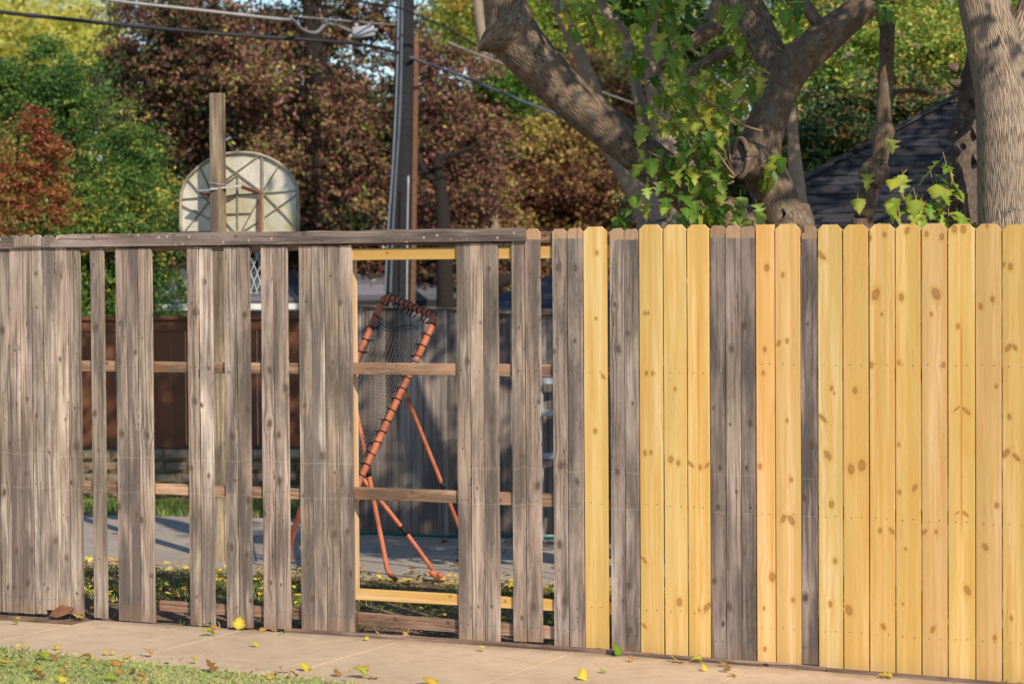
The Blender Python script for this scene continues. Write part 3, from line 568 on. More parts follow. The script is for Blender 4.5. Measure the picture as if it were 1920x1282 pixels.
v, f = join([([(x+random.uniform(-1, 1)*s_, y+random.uniform(-1, 1)*s_, gz(x)-.02+random.uniform(0, 1.4)*s_) for _ in range(8)], BF) for x, y, s_ in [(random.uniform(-3.8, 2.5), random.uniform(.02, .3), random.uniform(.006, .02)) for _ in range(160)]])
tag(obj('gravel', v, f, STONES, kind='stuff'), 'small clods and stones on the soil under the fence', 'gravel')

# ------------------------------------------------------------------ rebounder
ORANGE = plain('faded_orange_paint', (.6, .19, .1), .5, 0, .25, 9); BLACK = plain('black_rubber', (.018, .018, .02), .6)
NETM = plain('dark_net_cord', (.13, .115, .1), .8)
TL, TR, BRc, BL = at(722, 553, 17.65), at(818, 594, 17.25), at(672, 905, 17.0), at(585, 862, 17.35)
reb = thing('ball_rebounder', 'orange tubular ball rebounder with a dark net, leaning behind the large fence opening', 'rebounder', onG(700, 1085))
r_ = .0245
def mixp(a, b, t): return a*(1-t)+b*t
def rc(p, q, s_, d): a = (p-q).normalized()*d; b = (s_-q).normalized()*d; return [q+a, q+(a+b)*.22, q+b]
seq = rc(BL, TL, TR, .1)+rc(TL, TR, BRc, .1)
tube_obj('net_frame', [[(BL, r_)]+[(p, r_) for p in [mixp(BL, TL, .5)]+seq[:3]+[mixp(TL, TR, .5)]+seq[3:]+[mixp(TR, BRc, .5), BRc, BRc+(BRc-TR).normalized()*.1]]], ORANGE, reb, 12, 5)
tube_obj('cross_bar', [[(BL, .02), (BRc, .02)]], ORANGE, reb, 10, 2)
legs = [[(612, 800, 17.35), (672, 780-0, 17.25), (690, 880, 17.2)], ]
def leg(pts, r0=.017, joint=None):
    tube_obj('leg', [[(at(*p), r0) for p in pts]], ORANGE, reb, 10, 3)
    if joint:
        a, b = at(*joint[0]), at(*joint[1]); tube_obj('leg_joint', [[(a, r0*1.25), (b, r0*1.25)]], BLACK, reb, 10, 1)
g1, g2 = onG(742, 1087), onG(822, 1082)
leg([(655, 720, 17.3), (672, 790, 17.27), (690, 882, 17.24), (706, 965, 17.22), (721, 1040, 17.2), (728, 1072, 17.18), (743, 1086, 17.12)], .0175, ((688, 876, 17.24), (692, 893, 17.24)))
leg([(630, 830, 17.4), (668, 882, 17.38), (757, 993, 17.36), (812, 1068, 17.34)], .0165, ((752, 986, 17.36), (764, 1002, 17.36)))
tube_obj('foot', [[(at(806, 1070, 17.35), .02), (at(822, 1082, 17.33), .024), (at(826, 1074, 17.3), .018)]], ORANGE, reb, 8, 2)
leg([(760, 737, 17.35), (829, 908, 17.5), (884, 1045, 17.7)], .0155, ((826, 900, 17.5), (833, 917, 17.5)))
leg([(600, 855, 17.7), (562, 958, 18.0), (545, 1022, 18.2), (538, 1055, 18.25)], .02)
nn = (TR-TL).cross(BL-TL).normalized(); off = nn*.0
def q(u, t): return mixp(mixp(TL, TR, u), mixp(BL, BRc, u), t)+nn*.015
v = []; f = []
def ribbon(a, b, w_=.0016):
    d = (b-a).normalized(); s1 = d.cross(nn).normalized()*w_; n0 = len(v); s2 = nn*w_
    v.extend([a+s1, a-s1*.5+s2, a-s1*.5-s2, b+s1, b-s1*.5+s2, b-s1*.5-s2]); f.extend([(n0, n0+1, n0+4, n0+3), (n0+1, n0+2, n0+5, n0+4), (n0+2, n0, n0+3, n0+5)])
NU, NV = 14, 44; sag = lambda u: .13+.035*math.sin(u*7)
def qq(i, j): u = .1+.8*i/NU; t = sag(u)+(.92-sag(u))*j/NV; return q(u, t)+nn*(.05*math.sin(i/NU*3.14)*math.sin(j/NV*3.14))
for i in range(NU+1):
    for j in range(NV):
        ribbon(qq(i, j), qq(i, j+1))
        if i < NU: ribbon(qq(i, j), qq(i+1, j))
for i in range(NU): ribbon(qq(i, 0), qq(i+1, 0), .006); ribbon(qq(i, 1), qq(i+1, 1), .004)
for j in range(NV):
    ribbon(qq(0, j), qq(0, j+1), .013); ribbon(qq(NU, j), qq(NU, j+1), .009); ribbon(qq(NU-.35, j), qq(NU-.35, j+1), .004)
obj('net', v, f, NETM, reb, kind='stuff')
def torus(R, r, n=12, k=5):
    v = [((R+r*math.cos(b))*math.cos(a), (R+r*math.cos(b))*math.sin(a), r*math.sin(b)) for a in [2*math.pi*i/n for i in range(n)] for b in [2*math.pi*j/k for j in range(k)]]
    return v, [(i*k+j, ((i+1) % n)*k+j, ((i+1) % n)*k+(j+1) % k, i*k+(j+1) % k) for i in range(n) for j in range(k)]
bung = mesh('bungee_loop', *join([torus(r_+.003, .004), (boxv(-.003, .003, .02, .075, -.003, .003), BF)]), BLACK, True)
def bungees(a, b, n, inward):
    for i in range(n):
        t = (i+.7)/(n+.4); p = mixp(a, b, t); m = frame(b-a, (b-a).cross(inward)); z = m.col[2].xyz
        y = (inward-z*inward.dot(z)).normalized(); x = y.cross(z); m = Matrix((x, y, z)).transposed().to_4x4() @ Matrix.Rotation(random.uniform(-.25, .25), 4, 'X'); m.translation = p
        inst('bungee_loop', bung, m, reb)
bungees(TL, TR, 11, BL-TL); bungees(TL, BL, 13, TR-TL); bungees(TR, BRc, 15, TL-TR)
obj('label_strap', *join([torus(r_+.003, .012, 12, 4)]), plain('grey_strap', (.2, .19, .18), .7), reb, (lambda m: (setattr(m, 'translation', mixp(TR, BRc, .27)), m)[1])(frame(BRc-TR)), True)

# ------------------------------------------------------------------ basketball hoop
WOODP = OLD; YB = 3.12
base = onG(409, 1052); bb = thing('basketball_hoop', 'old fan-shaped basketball backboard seen from behind on a square wooden post', 'basketball hoop', base)
pc = Vector((base.x, base.y+.05, 0))
pt = Vector((0, 0, 0)); topz = (at(409, 176, (base-CAM).dot(Fv))).z
po = bar('post', (pc.x, pc.y, gz(pc.x)-.2), (pc.x, pc.y, topz), .092, .095, OLD, bb); po['tint'] = (.85, .82, .68)
BOARDM = NT('backboard_fibreglass'); s = BOARDM; tc = s.n('TexCoord').outputs['Object']
c = s.mix(s.ramp(s.noise(tc, 3.5, 6, .65), [(.35, 0.), (.7, 1.)]), (.54, .5, .4), (.8, .76, .66)); c = s.mix(s.ramp(s.noise(tc, 2.4, 4), [(.52, 0.), (.7, .7)]), c, (.34, .31, .1))
c = s.mix(s.ramp(s.noise(tc, 60., 3), [(.3, .3), (.5, 0.)]), c, (.2, .18, .12)); BOARDM = s.out(c, .7)
RIBM = plain('backboard_rib', (.4, .35, .26), .7, 0, .3, 10); RUSTM = plain('rusty_bracket', (.32, .13, .07), .8, 0, .3, 20); GALV = plain('pale_bracket', (.55, .57, .6), .5, .3, .15, 10)
op = [(340, 437), (340, 372), (344, 352), (354, 333), (371, 316), (392, 301), (416, 291), (440, 287), (467, 287), (493, 292), (516, 302), (538, 318), (552, 338), (559, 362), (560, 437)]
ol = [onY(a, b, YB) for a, b in op]
obj('backboard', *prism([(p.x, p.z) for p in ol], YB, YB+.02), BOARDM, bb)
tube_obj('board_rim', [[(p+Vector((0, -.008, 0)), .014) for p in ol]], RIBM, bb, 8, 3)
tube_obj('board_rim', [[(ol[0]+Vector((0, -.008, .005)), .011), (ol[-1]+Vector((0, -.008, .005)), .011)]], RIBM, bb, 6, 1)
rb = [((341, 373), (558, 357)), ((352, 336), (440, 435)), ((375, 316), (394, 355)), ((420, 307), (492, 360)), ((492, 360), (556, 426)), ((446, 328), (446, 435)), ((492, 292), (492, 436)), ((492, 360), (524, 309)),
      ((420, 340), (486, 292)), ((341, 385), (395, 412)), ((345, 436), (390, 380)), ((420, 401), (472, 399)), ((498, 406), (556, 365)), ((452, 435), (486, 372)), ((398, 390), (440, 434)), ((455, 434), (486, 415)), ((400, 360), (446, 328))]
for a, b in rb: bar('rib', onY(*a, YB-.009), onY(*b, YB-.009), .008 if a[0] != 492 or b[0] != 492 else .018, .012, RIBM, bb)
def strip(name, a, b, w_, mat): return bar(name, a, b, w_, .012, mat, bb)
strip('bracket_arm', onY(396, 355, base.y+.0)+Vector((.0, -.02, 0)), onY(453, 348, YB-.06), .035, GALV)
strip('bracket_arm', onY(373, 358, base.y+.02), onY(398, 357, base.y), .04, GALV)
strip('bracket_arm', onY(453, 350, YB-.06), onY(486, 362, YB-.03), .03, RUSTM)
strip('bracket_arm', onY(488, 362, YB-.03), onY(486, 437, YB-.03), .022, RUSTM)
strip('bracket_arm', onY(378, 362, base.y+.06), onY(400, 367, base.y+.05), .02, RUSTM)
tube_obj('wire_tie', [[(Vector((pc.x+sx, pc.y+sy, onY(409, 345, base.y).z+sz)), .003) for sx, sy, sz in ((-.05, -.052, .01), (0, -.054, .004), (.05, -.052, -.004), (.052, .05, 0))]], GALV, bb, 6, 2)
rcn = onY(474, 448, YB+.3); v, f = torus(.22, .009, 28, 6); obj('rim', v, f, plain('orange_rim', (.6, .12, .03), .5), bb, Matrix.Translation(rcn), True)
strip('rim_plate', rcn+Vector((0, -.29, .02)), rcn+Vector((0, -.2, 0)), .1, RUSTM)
lines = []
for k in range(16):
    for sg in (1, -1):
        lines.append([(rcn+Vector(((.22-.11*t**.6)*math.cos(a), (.22-.11*t**.6)*math.sin(a), -.42*t)), .003) for t in [i/5 for i in range(6)] for a in [2*math.pi*(k+sg*t*3.2)/16]])
V_, F_, _ = tubes(lines, 4, 1); obj('net', V_, F_, plain('white_net_cord', (.7, .7, .68), .8), bb, kind='stuff')

# ------------------------------------------------------------------ back fences
a0 = onG(636, 1000); a1 = onG(950, 1003); ed = (a1-a0); ed.z = 0; ed.normalize()
gf = thing('wooden_fence', 'weathered grey plank fence in the shade behind the orange net frame', 'fence', a0)
bm = boxv(-.049, .049, -.008, .008, 0, 1); gm = mesh('plank', bm, BF, OLD)
for i in range(60):
    p = a0+ed*(.05+i*.103); t = i/32; h = 1.9-.14*min(t, 1)+random.uniform(-.01, .01)
    yaw = math.atan2(ed.y, ed.x)
    m = Matrix.Translation((p.x, p.y+random.uniform(-.003, .003), gz(p.x))) @ Matrix.Rotation(yaw, 4, 'Z') @ Matrix.Diagonal((1, 1, h, 1))
    o = inst('plank', gm, m, gf); k = random.uniform(.55, .95); o['tint'] = (k*.95, k, k*1.08)
for zz in (.3, 1.0, 1.62):
    o = bar('rail', a0+ed*0+Vector((0, .03, zz)), a0+ed*6.2+Vector((0, .03, zz-.05)), .07, .035, OLD, gf, Vector((0, 0, 1))); o['tint'] = (.8, .8, .8)
o = bar('cap_board', a0+ed*1.1+Vector((0, -.012, 1.855)), a0+ed*6.2+Vector((0, -.012, 1.71)), .05, .1, OLD, gf, Vector((0, 0, 1))); o['tint'] = (.75, .8, .85)
o = bar('cap_board', a0+ed*-.05+Vector((0, -.012, 1.9)), a0+ed*1.09+Vector((0, -.012, 1.86)), .02, .06, OLD, gf, Vector((0, 0, 1))); o['tint'] = (.75, .75, .7)
HOSE = plain('green_hose', (.01, .16, .12), .4)
tag(tube_obj('garden_hose', [[(onG(px, py, .015)+Vector((0, -.02, .008*math.sin(px))), .012) for px, py in ((600, 1001), (660, 1000), (700, 998), (760, 1001), (810, 1003), (870, 1005), (930, 1003), (990, 1006), (1050, 1008), (1120, 1003))]], HOSE, None, 8, 4), 'teal green garden hose lying along the foot of the grey plank fence', 'hose')
b0 = onG(90, 930); b1 = onG(560, 929); be = b1-b0; be.z = 0; be.normalize(); bn = Vector((-be.y, be.x, 0))
BROWN = wood('brown_stained_wood', True, 1)
bf = thing('wooden_fence', 'brown stained privacy fence standing on the stone footing behind the driveway', 'fence', b0+bn*.1)
bmk = mesh('plank', boxv(-.069, .069, -.009, .009, 0, 1), BF, plain('brown_stain', (.2, .082, .038), .75, 0, .18, 3)); yaw = math.atan2(be.y, be.x)
for i in range(-4, 31):
    p = b0+be*(i*.142)+bn*.12
    inst('plank', bmk, Matrix.Translation((p.x, p.y+random.uniform(-.004, .004), .42)) @ Matrix.Rotation(yaw, 4, 'Z') @ Matrix.Diagonal((1, 1, 1.3+random.uniform(-.003, .003), 1)), bf)
BST = plain('brown_stain_trim', (.17, .07, .033), .7, 0, .15, 3)
bar('cap_board', b0+be*-.7+bn*.12+Vector((0, 0, 1.735)), b0+be*4.5+bn*.12+Vector((0, 0, 1.735)), .03, .12, BST, bf, Vector((0, 0, 1)))
bar('trim_board', b0+be*-.7+bn*.103+Vector((0, 0, 1.66)), b0+be*4.5+bn*.103+Vector((0, 0, 1.66)), .1, .015, BST, bf, Vector((0, 0, 1)))
for d in (.0, 1.72, 3.45): bar('post', b0+be*d+bn*.2+Vector((0, 0, 0)), b0+be*d+bn*.2+Vector((0, 0, 1.7)), .09, .09, BST, bf)
sf = thing('stone_wall', 'low wall of rough tan blocks carrying the brown stained fence', 'wall', b0)
STN = NT('rough_block'); s = STN; tc = s.n('TexCoord').outputs['Object']; oi = s.n('ObjectInfo').outputs['Random']
c = s.mix(oi, (.3, .23, .15), (.46, .37, .25)); c = s.mix(s.ramp(s.noise(tc, 12., 5, .65), [(.35, .6), (.6, 0.)]), c, (.14, .11, .07)); s.bump(s.noise(tc, 25., 5, .7), .9, .02); STN = s.out(c, .95)
sms = []
for k in range(4):
    V = []; nx_, nz_ = 5, 3; a = .1
    for j in range(nz_+1):
        for i in range(nx_+1):
            ed_ = i in (0, nx_) or j in (0, nz_); V.append(((i/nx_-.5), (-.0 if ed_ else -.03-random.uniform(0, .03)), j/nz_))
    n0 = len(V); Fs = [(j*6+i, j*6+i+1, (j+1)*6+i+1, (j+1)*6+i) for j in range(nz_) for i in range(nx_)]
    V += [(-.5, .1, 0), (.5, .1, 0), (.5, .1, 1), (-.5, .1, 1)]; Fs += [(0, n0, n0+1, 5), (5, n0+1, n0+2, 23), (23, n0+2, n0+3, 18), (18, n0+3, n0, 0)]
    sms.append(mesh('stone', V, Fs, STN))
for row in range(4):
    d = -.7-(row % 2)*.12
    while d < 4.5:
        L = random.uniform(.18, .32); p = b0+be*(d+L/2)
        inst('stone', random.choice(sms), Matrix.Translation((p.x, p.y, gz(p.x)+.0+row*.114)) @ Matrix.Rotation(yaw, 4, 'Z') @ Matrix.Diagonal((L-.008, 1, .108, 1)), sf); d += L
obj('wall_core', boxv(-.7, 4.5, .06, .3, -.1, .44), BF, plain('mortar', (.1, .08, .06), .95), sf, Matrix.Translation((b0.x, b0.y, 0)) @ Matrix.Rotation(yaw, 4, 'Z'))
LADM = plain('pale_ladder_paint', (.5, .56, .62), .5, .2)
lb = onG(1040, 1012); ldr = thing('ladder', 'pale metal ladder standing by the grey plank fence, seen through a narrow gap', 'ladder', lb)
Zl = (lb-CAM).dot(Fv)
for px in (1015, 1068): bar('ladder_rail', onG(px, 1013), at(px-2, 700, Zl+.25), .03, .05, LADM, ldr)
for py in (714, 774, 854, 930, 1008): bar('rung', at(1016, py, Zl+.12), at(1067, py, Zl+.12), .05, .04, LADM, ldr, Vector((0, 0, 1)))

# ------------------------------------------------------------------ houses
def roofmat(name, c):
    s = NT(name); tc = s.n('TexCoord').outputs['Object']; oi = s.n('ObjectInfo').outputs['Random']
    col = s.mix(oi, tuple(v*.6 for v in c), tuple(v*1.35 for v in c)); col = s.mix(s.ramp(s.noise(tc, 160., 3, .7), [(.35, .5), (.6, 0.)]), col, tuple(v*.4 for v in c)); s.bump(s.noise(tc, 200., 3), .5, .003); return s.out(col, .95)
SHM = roofmat('asphalt_shingle', (.045, .045, .053)); SHD = plain('roof_deck', (.05, .05, .055), .95)
def roof(parent, o, ex, up, L, Hs, hip0, hip1, exposure=.14, tab=(.17, .32), name='shingle', mat=SHM):
    # a sloped plane: o = eave start, ex = eave direction, up = unit slope direction; hip0/hip1 shorten each course per metre up
    n = ex.cross(up).normalized(); ms = {}
    sh = mesh(name, [(0, -.02, 0), (1, -.02, 0), (1, 1, -.006), (0, 1, -.006), (0, -.02, .014), (1, -.02, .014), (1, 1, .002), (0, 1, .002)], BF, mat)
    R_ = Matrix((ex, up, n)).transposed().to_4x4(); k = 0; y = 0
    while y < Hs:
        x = hip0*y; xe = L-hip1*y
        while x < xe-.02:
            w_ = min(random.uniform(*tab), xe-x); m = Matrix.Translation(o+ex*x+up*y+n*.012) @ R_ @ Matrix.Diagonal((w_-.004, exposure*1.12, random.choice((1, 1, 1.6)), 1))
            inst(name, sh, m, parent); x += w_; k += 1
        y += exposure
    q_ = [o+ex*0, o+ex*L, o+ex*(L-hip1*Hs)+up*Hs, o+ex*(hip0*Hs)+up*Hs]
    obj('roof_deck', [p-n*.06 for p in q_]+[p for p in q_], BF, SHD, parent); return k
# garage on the right
P1 = at(1490, 352, 22.2); tan = .70; up = Vector((0, 1, tan)).normalized(); ex = Vector((1, 0, 0))
zE = 2.35; dd = (P1.z-zE)/tan; oE = Vector((P1.x-dd, P1.y-dd, zE)); gar = thing('garage', 'garage with a dark shingled hip roof behind the right part of the fence', 'garage', (oE.x, oE.y, 0))
nsh = roof(gar, oE, ex, up, 7.2, 2.2, 1/math.sqrt(1+tan*tan), 1/math.sqrt(1+tan*tan), .15, (.2, .4))
hipm = mesh('ridge_cap', boxv(-.07, .07, -.03, .28, 0, .02), BF, SHM); hd = Vector((1, 1, tan)).normalized()
for i in range(16):
    m = frame(hd.cross(Vector((1, -1, 0)).normalized())*-1, Vector((1, -1, 0)).normalized()); m2 = Matrix((Vector((1, -1, 0)).normalized(), hd, Vector((1, -1, 0)).normalized().cross(hd))).transposed().to_4x4()
    m2.translation = oE+hd*(i*.2)+Vector((0, 0, .03)); inst('ridge_cap', hipm, m2, gar)
R2_ = Matrix(((0, -1, 0), (1, 0, 0), (0, 0, 1)))
upL = Vector((1, 0, tan)).normalized(); q_ = [oE, oE+Vector((0, 5, 0)), oE+Vector((0, 5, 0))+upL*2.2+Vector((0, -1.8, 0)), oE+upL*2.2+Vector((0, 1.8, 0))]
obj('roof_plane', [p-Vector((0, 0, .06)) for p in q_]+q_, BF, SHD, gar)
BRK = plain('pale_wall', (.3, .27, .24), .9); obj('wall', boxv(.25, 6.9, .3, 4.7, -.1, 2.33), BF, BRK, gar, Matrix.Translation((oE.x, oE.y, 0)))
# house on the left, seen through the gaps
hs = at(270, 572, 30.); he = at(900, 578, 30.5); hz_ = Vector((hs.x, hs.y, 0)); ex2 = (he-hs); ex2.z = 0; L2 = ex2.length; ex2.normalize(); n2 = Vector((-ex2.y, ex2.x, 0))
hou = thing('house', 'low grey house with white gutter and shingle roof beyond the brown fence', 'house', hz_)
zE2 = hs.z; up2 = (n2+Vector((0, 0, .42))).normalized()
nsh2 = roof(hou, Vector((hs.x, hs.y, zE2+.02)), ex2, up2, L2, 1.5, .5, .5, .17, (.3, .5), mat=roofmat('grey_shingle', (.17, .17, .2)))
bar('gutter', Vector((hs.x, hs.y, zE2-.03))-n2*.06, Vector((hs.x, hs.y, zE2-.03))-n2*.06+ex2*(L2*.49), .075, .1, plain('white_gutter', (.72, .72, .68), .5), hou, Vector((0, 0, 1)))
Mh = Matrix.Translation((hs.x, hs.y, 0)) @ Matrix.Rotation(math.atan2(ex2.y, ex2.x), 4, 'Z')
obj('wall', boxv(.1, L2-.1, .25, 3, -.1, zE2), BF, plain('grey_siding', (.38, .37, .34), .8), hou, Mh)
obj('soffit', boxv(.02, L2-.02, .0, .25, zE2-.09, zE2-.05), BF, plain('soffit_paint', (.45, .45, .42), .8), hou, Mh)
obj('trim_board', boxv(.5, .6, .22, .25, 0, zE2-.1), BF, plain('white_trim', (.7, .7, .7), .6), hou, Mh)
# small dark hipped roof seen through narrow gaps in the middle
gp = at(990, 590, 24.); sh_ = thing('shed', 'small shed with a dark hipped roof seen through the narrow gap beyond the grey fence', 'shed', (gp.x, gp.y, 0))
v = [(-1.1, -1, gp.z), (1.1, -1, gp.z), (1.1, 1, gp.z), (-1.1, 1, gp.z), (-.1, 0, gp.z+.42), (.1, 0, gp.z+.42)]
obj('roof', v, [(0, 1, 5, 4), (1, 2, 5), (2, 3, 4, 5), (3, 0, 4), (3, 2, 1, 0)], plain('shed_roof', (.06, .065, .08), .9, 0, .2, 20), sh_, Matrix.Translation((gp.x, gp.y+1, 0)) @ Matrix.Rotation(.3, 4, 'Z'))
obj('wall', boxv(-.85, .85, -.75, .75, -.1, gp.z-.002), BF, plain('shed_wall', (.08, .06, .05), .9), sh_, Matrix.Translation((gp.x, gp.y+1, 0)) @ Matrix.Rotation(.3, 4, 'Z'))

# ------------------------------------------------------------------ poles and cables
def pole(name, lab, Zp, pts, mat):                        # pts (px, py, width px)
    g = at(pts[-1][0], pts[-1][1], Zp); t = thing(name, lab, 'utility pole', (g.x, g.y, 0))
    L = [(at(x, y, Zp), w_/FP*Zp/2) for x, y, w_ in pts]; b, b1 = L[-1][0], L[-2][0]; d = (b-b1)/(b.z-b1.z)
    L.append((b+d*(-.3-b.z), L[-1][1]*1.03)); tube_obj('pole', [L], mat, t, 16, 3, .02); return t
TAR = barkmat('tarred_pole', (.012, .012, .015), (.03, .03, .034), 1., .002, 0.); BRP = barkmat('brown_pole', (.07, .035, .022), (.24, .12, .075), 1., .003, 0.)
up_ = pole('utility_pole', 'dark weathered utility pole with grey conduit rising behind the fence', 27.6, [(763, -260, 30), (760, 0, 33), (756, 200, 38), (750, 420, 45), (746, 545, 48)], TAR)
CON = plain('galvanised_conduit', (.22, .26, .31), .45, .5, .1, 4)
def seg(name, pts, Zp, wpx, mat, par, ext=True):
    L = [(at(x, y, Zp), wpx/FP*Zp/2) for x, y in pts]
    if ext: b, b1 = L[-1][0], L[-2][0]; L.append((b+(b-b1)/(b.z-b1.z)*(-.1-b.z), L[-1][1]))
    return tube_obj(name, [L], mat, par, 8, 3)
seg('conduit', [(747, -200), (747, 0), (744, 150), (737, 300), (728, 430), (722, 545)], 27.35, 4.2, CON, up_)
seg('conduit', [(754, -200), (754, 0), (750, 200), (742, 330), (736, 440), (732, 545)], 27.32, 5, plain('dark_conduit', (.12, .14, .17), .5), up_)
seg('ground_wire', [(766, 330), (764, 420), (763, 545)], 27.25, 2.5, plain('bright_wire_cover', (.55, .55, .55), .5), up_)
pole('utility_pole', 'slimmer red-brown wooden pole right behind the dark utility pole', 28.2, [(779, 70, 13), (777, 250, 14), (773, 420, 16), (771, 545, 17)], BRP)
CAB = plain('black_cable_sheath', (.03, .03, .035), .5); SIL = plain('silver_lashing', (.3, .29, .28), .5, .3)
def cable(lab, pts, wpx, mat, Zs=(24, 30)):
    n = len(pts); tag(tube_obj('overhead_cable', [[(at(x, y, Zs[0]+(Zs[1]-Zs[0])*i/(n-1)), wpx/FP*27/2) for i, (x, y) in enumerate(pts)]], mat, None, 8, 4), lab, 'cable')
cable('thick black overhead cable, lowest one running from the left edge to the dark pole', [(-150, 5), (0, 23), (180, 42), (400, 63), (620, 78), (700, 88), (745, 99)], 7, CAB, (24, 27.3))
cable('upper silvery cable bundle with a slack loop left of the dark pole', [(100, -22), (200, 0), (350, 17), (520, 36), (548, 38), (565, 55), (592, 62), (612, 46), (640, 52), (672, 66)], 6.5, SIL, (24.5, 27.1))
cable('thin overhead line crossing above the slack cable loop', [(560, 32), (620, 37), (700, 44), (745, 48)], 3.5, SIL, (26, 27.4))
cable('thin dark cable meeting the dark pole at the top of the photo', [(560, -20), (650, 0), (745, 14), (780, 28), (850, 60), (905, 92), (960, 115), (1060, 150)], 4, CAB, (26, 28.5))
cable('blue-grey overhead cable descending right of the dark pole behind the leaning limb', [(770, 108), (800, 120), (880, 148), (950, 178), (1030, 210), (1130, 250)], 6, plain('blue_grey_cable', (.1, .13, .18), .5), (27.4, 29.5))
cable('pair of thin cables seen in the gap right of the leaning limb', [(840, 80), (950, 122), (1060, 148), (1120, 170), (1190, 195)], 4, SIL, (27.5, 29.5))
spc = at(682, 60, 27.); o = obj('splice_box', *join([(boxv(-.12, .12, -.05, .05, -.06, .06), BF), (boxv(-.17, -.12, -.02, .02, -.05, -.01), BF), (boxv(.12, .15, -.02, .02, -.02, .02), BF), (boxv(-.09, -.05, -.03, .03, .06, .1), BF), (boxv(.05, .09, -.03, .03, .06, .09), BF)]), plain('splice_plastic', (.4, .42, .46), .5), None, Matrix.Translation(spc) @ Matrix.Rotation(TH, 4, 'Z') @ Matrix.Rotation(-.12, 4, 'Y'))
md = o.modifiers.new('b', 'BEVEL'); md.width = .012; md.segments = 2
tag(o, 'pale grey cable splice box hanging on the wires left of the dark pole', 'splice box')

# ------------------------------------------------------------------ foreground trees
def T(lst, Z, dZ=0): return [(at(x, y, Z+(dZ*(i/(max(len(lst)-1, 1))))), w_/FP*Z/2) for i, (x, y, w_) in enumerate(lst)]
def down(L, r=None):
    b = L[0][0]; return [(Vector((b.x+.02, b.y, -.25)), (r or L[0][1])*1.35), (Vector((b.x+.01, b.y, .35)), (r or L[0][1])*1.05)]+L
mul = thing('mulberry_tree', 'large pruned mulberry tree with one thick limb leaning left over the old pickets', 'tree', at(1500, 600, 15.6)*1.0)
Zm = 15.6
mainT = down(T([(1484, 470, 98), (1466, 405, 84), (1444, 348, 82), (1424, 295, 78), (1437, 235, 72), (1463, 170, 66), (1492, 120, 70), (1545, 72, 66), (1600, 28, 56), (1665, -40, 60), (1740, -160, 50), (1800, -330, 36), (1830, -520, 18)], Zm))
leanT = T([(1486, 525, 74), (1428, 464, 80), (1350, 406, 80), (1255, 333, 77), (1170, 264, 76), (1085, 196, 80), (1012, 125, 90), (962, 62, 96), (946, 0, 80), (942, -90, 76), (960, -240, 70), (930, -420, 44), (900, -560, 20)], Zm, -.3)
l3 = T([(1462, 165, 50), (1448, 110, 60), (1424, 60, 62), (1392, 0, 70), (1350, -60, 78), (1300, -200, 60), (1290, -400, 34), (1260, -560, 16)], Zm+.12, .5)
st1 = T([(1425, 310, 70), (1404, 302, 74), (1390, 297, 62)], Zm-.05, -.24)
st2 = T([(965, 40, 84), (940, 66, 72), (915, 82, 40), (896, 92, 6)], Zm-.24)
br1 = T([(1700, -90, 30), (1600, 20, 26), (1500, 110, 40)], Zm+.1)
ex_ = [T([(1348, 45, 30), (1300, 80, 26), (1262, 96, 20), (1225, 150, 14)], 17.5), T([(1452, 60, 26), (1380, 90, 22), (1320, 118, 18), (1290, 150, 10)], Zm+.3),
       T([(1560, 70, 30), (1530, 40, 26), (1500, -20, 20), (1480, -120, 12)], Zm), T([(1180, 255, 26), (1205, 245, 16), (1212, 262, 8)], Zm-.4)]
tube_obj('trunk', [mainT, leanT, l3, st1, st2]+ex_, BARK, mul, 22, 7, .035)
CUTM = NT('cut_wood'); s = CUTM; tc = s.n('TexCoord').outputs['Object']
c = s.mix(s.ramp(s.noise(tc, 22., 5), [(.35, 0.), (.65, 1.)]), (.05, .04, .035), (.2, .16, .135)); s.bump(s.noise(tc, 60., 4), .8, .01); CUTM = s.out(c, .9)
def disc(c0, n, rx, ry, rot=0, k=18, depth=.02):
    n = n.normalized(); u = Vector((0, 0, 1)); u = (u-n*u.dot(n)).normalized(); s1 = u.cross(n); v = [c0-n*depth]
    for i in range(k): a = 2*math.pi*i/k+rot; rr = 1+random.uniform(-.06, .06); v.append(c0+s1*rx*rr*math.cos(a)+u*ry*rr*math.sin(a))
    return v, [(0, i+1, (i+1) % k+1) for i in range(k)]
nd = (-Fv*.75-Rv*.6+Uv*.25).normalized()
v, f = disc(at(1388, 296, Zm-.33), nd, .05, .115); obj('cut_face', v, f, CUTM, mul)
rim = [(at(1388, 296, Zm-.32)+(Uv*math.sin(a)*.118+(Uv.cross(nd)).normalized()*math.cos(a)*.056), .017) for a in [2*math.pi*i/14 for i in range(15)]]
tube_obj('callus_rim', [rim], BARK, mul, 8, 2, .05)
# sucker shoots with lobed leaves
TW = plain('twig_bark', (.3, .2, .12), .8)
tw = [[(1378, 334), (1330, 290), (1290, 240), (1245, 170), (1200, 100), (1130, 30)], [(1378, 332), (1352, 270), (1330, 200), (1300, 130), (1260, 50), (1245, -20)], [(1376, 334), (1340, 318), (1300, 300), (1255, 292)], [(1430, 246), (1395, 235), (1350, 205), (1310, 180), (1290, 150)],
      [(1375, 330), (1365, 260), (1375, 200), (1420, 140), (1385, 60), (1360, 5)], [(1376, 340), (1345, 350), (1300, 330), (1250, 300), (1215, 285)], [(1400, 390), (1370, 370), (1330, 385), (1290, 395)],
      [(1310, 300), (1270, 235), (1235, 215), (1210, 205)], [(1130, 30), (1100, 15), (1080, 10)], [(1260, 50), (1225, 20), (1205, 0)], [(1420, 140), (1400, 130), (1385, 145)], [(1376, 330), (1300, 215), (1265, 95), (1250, 40)], [(1445, 300), (1440, 310), (1452, 318)], [(1620, -20), (1640, 0), (1668, 5)], [(1480, 40), (1490, 20), (1500, -10)]]
lz = []
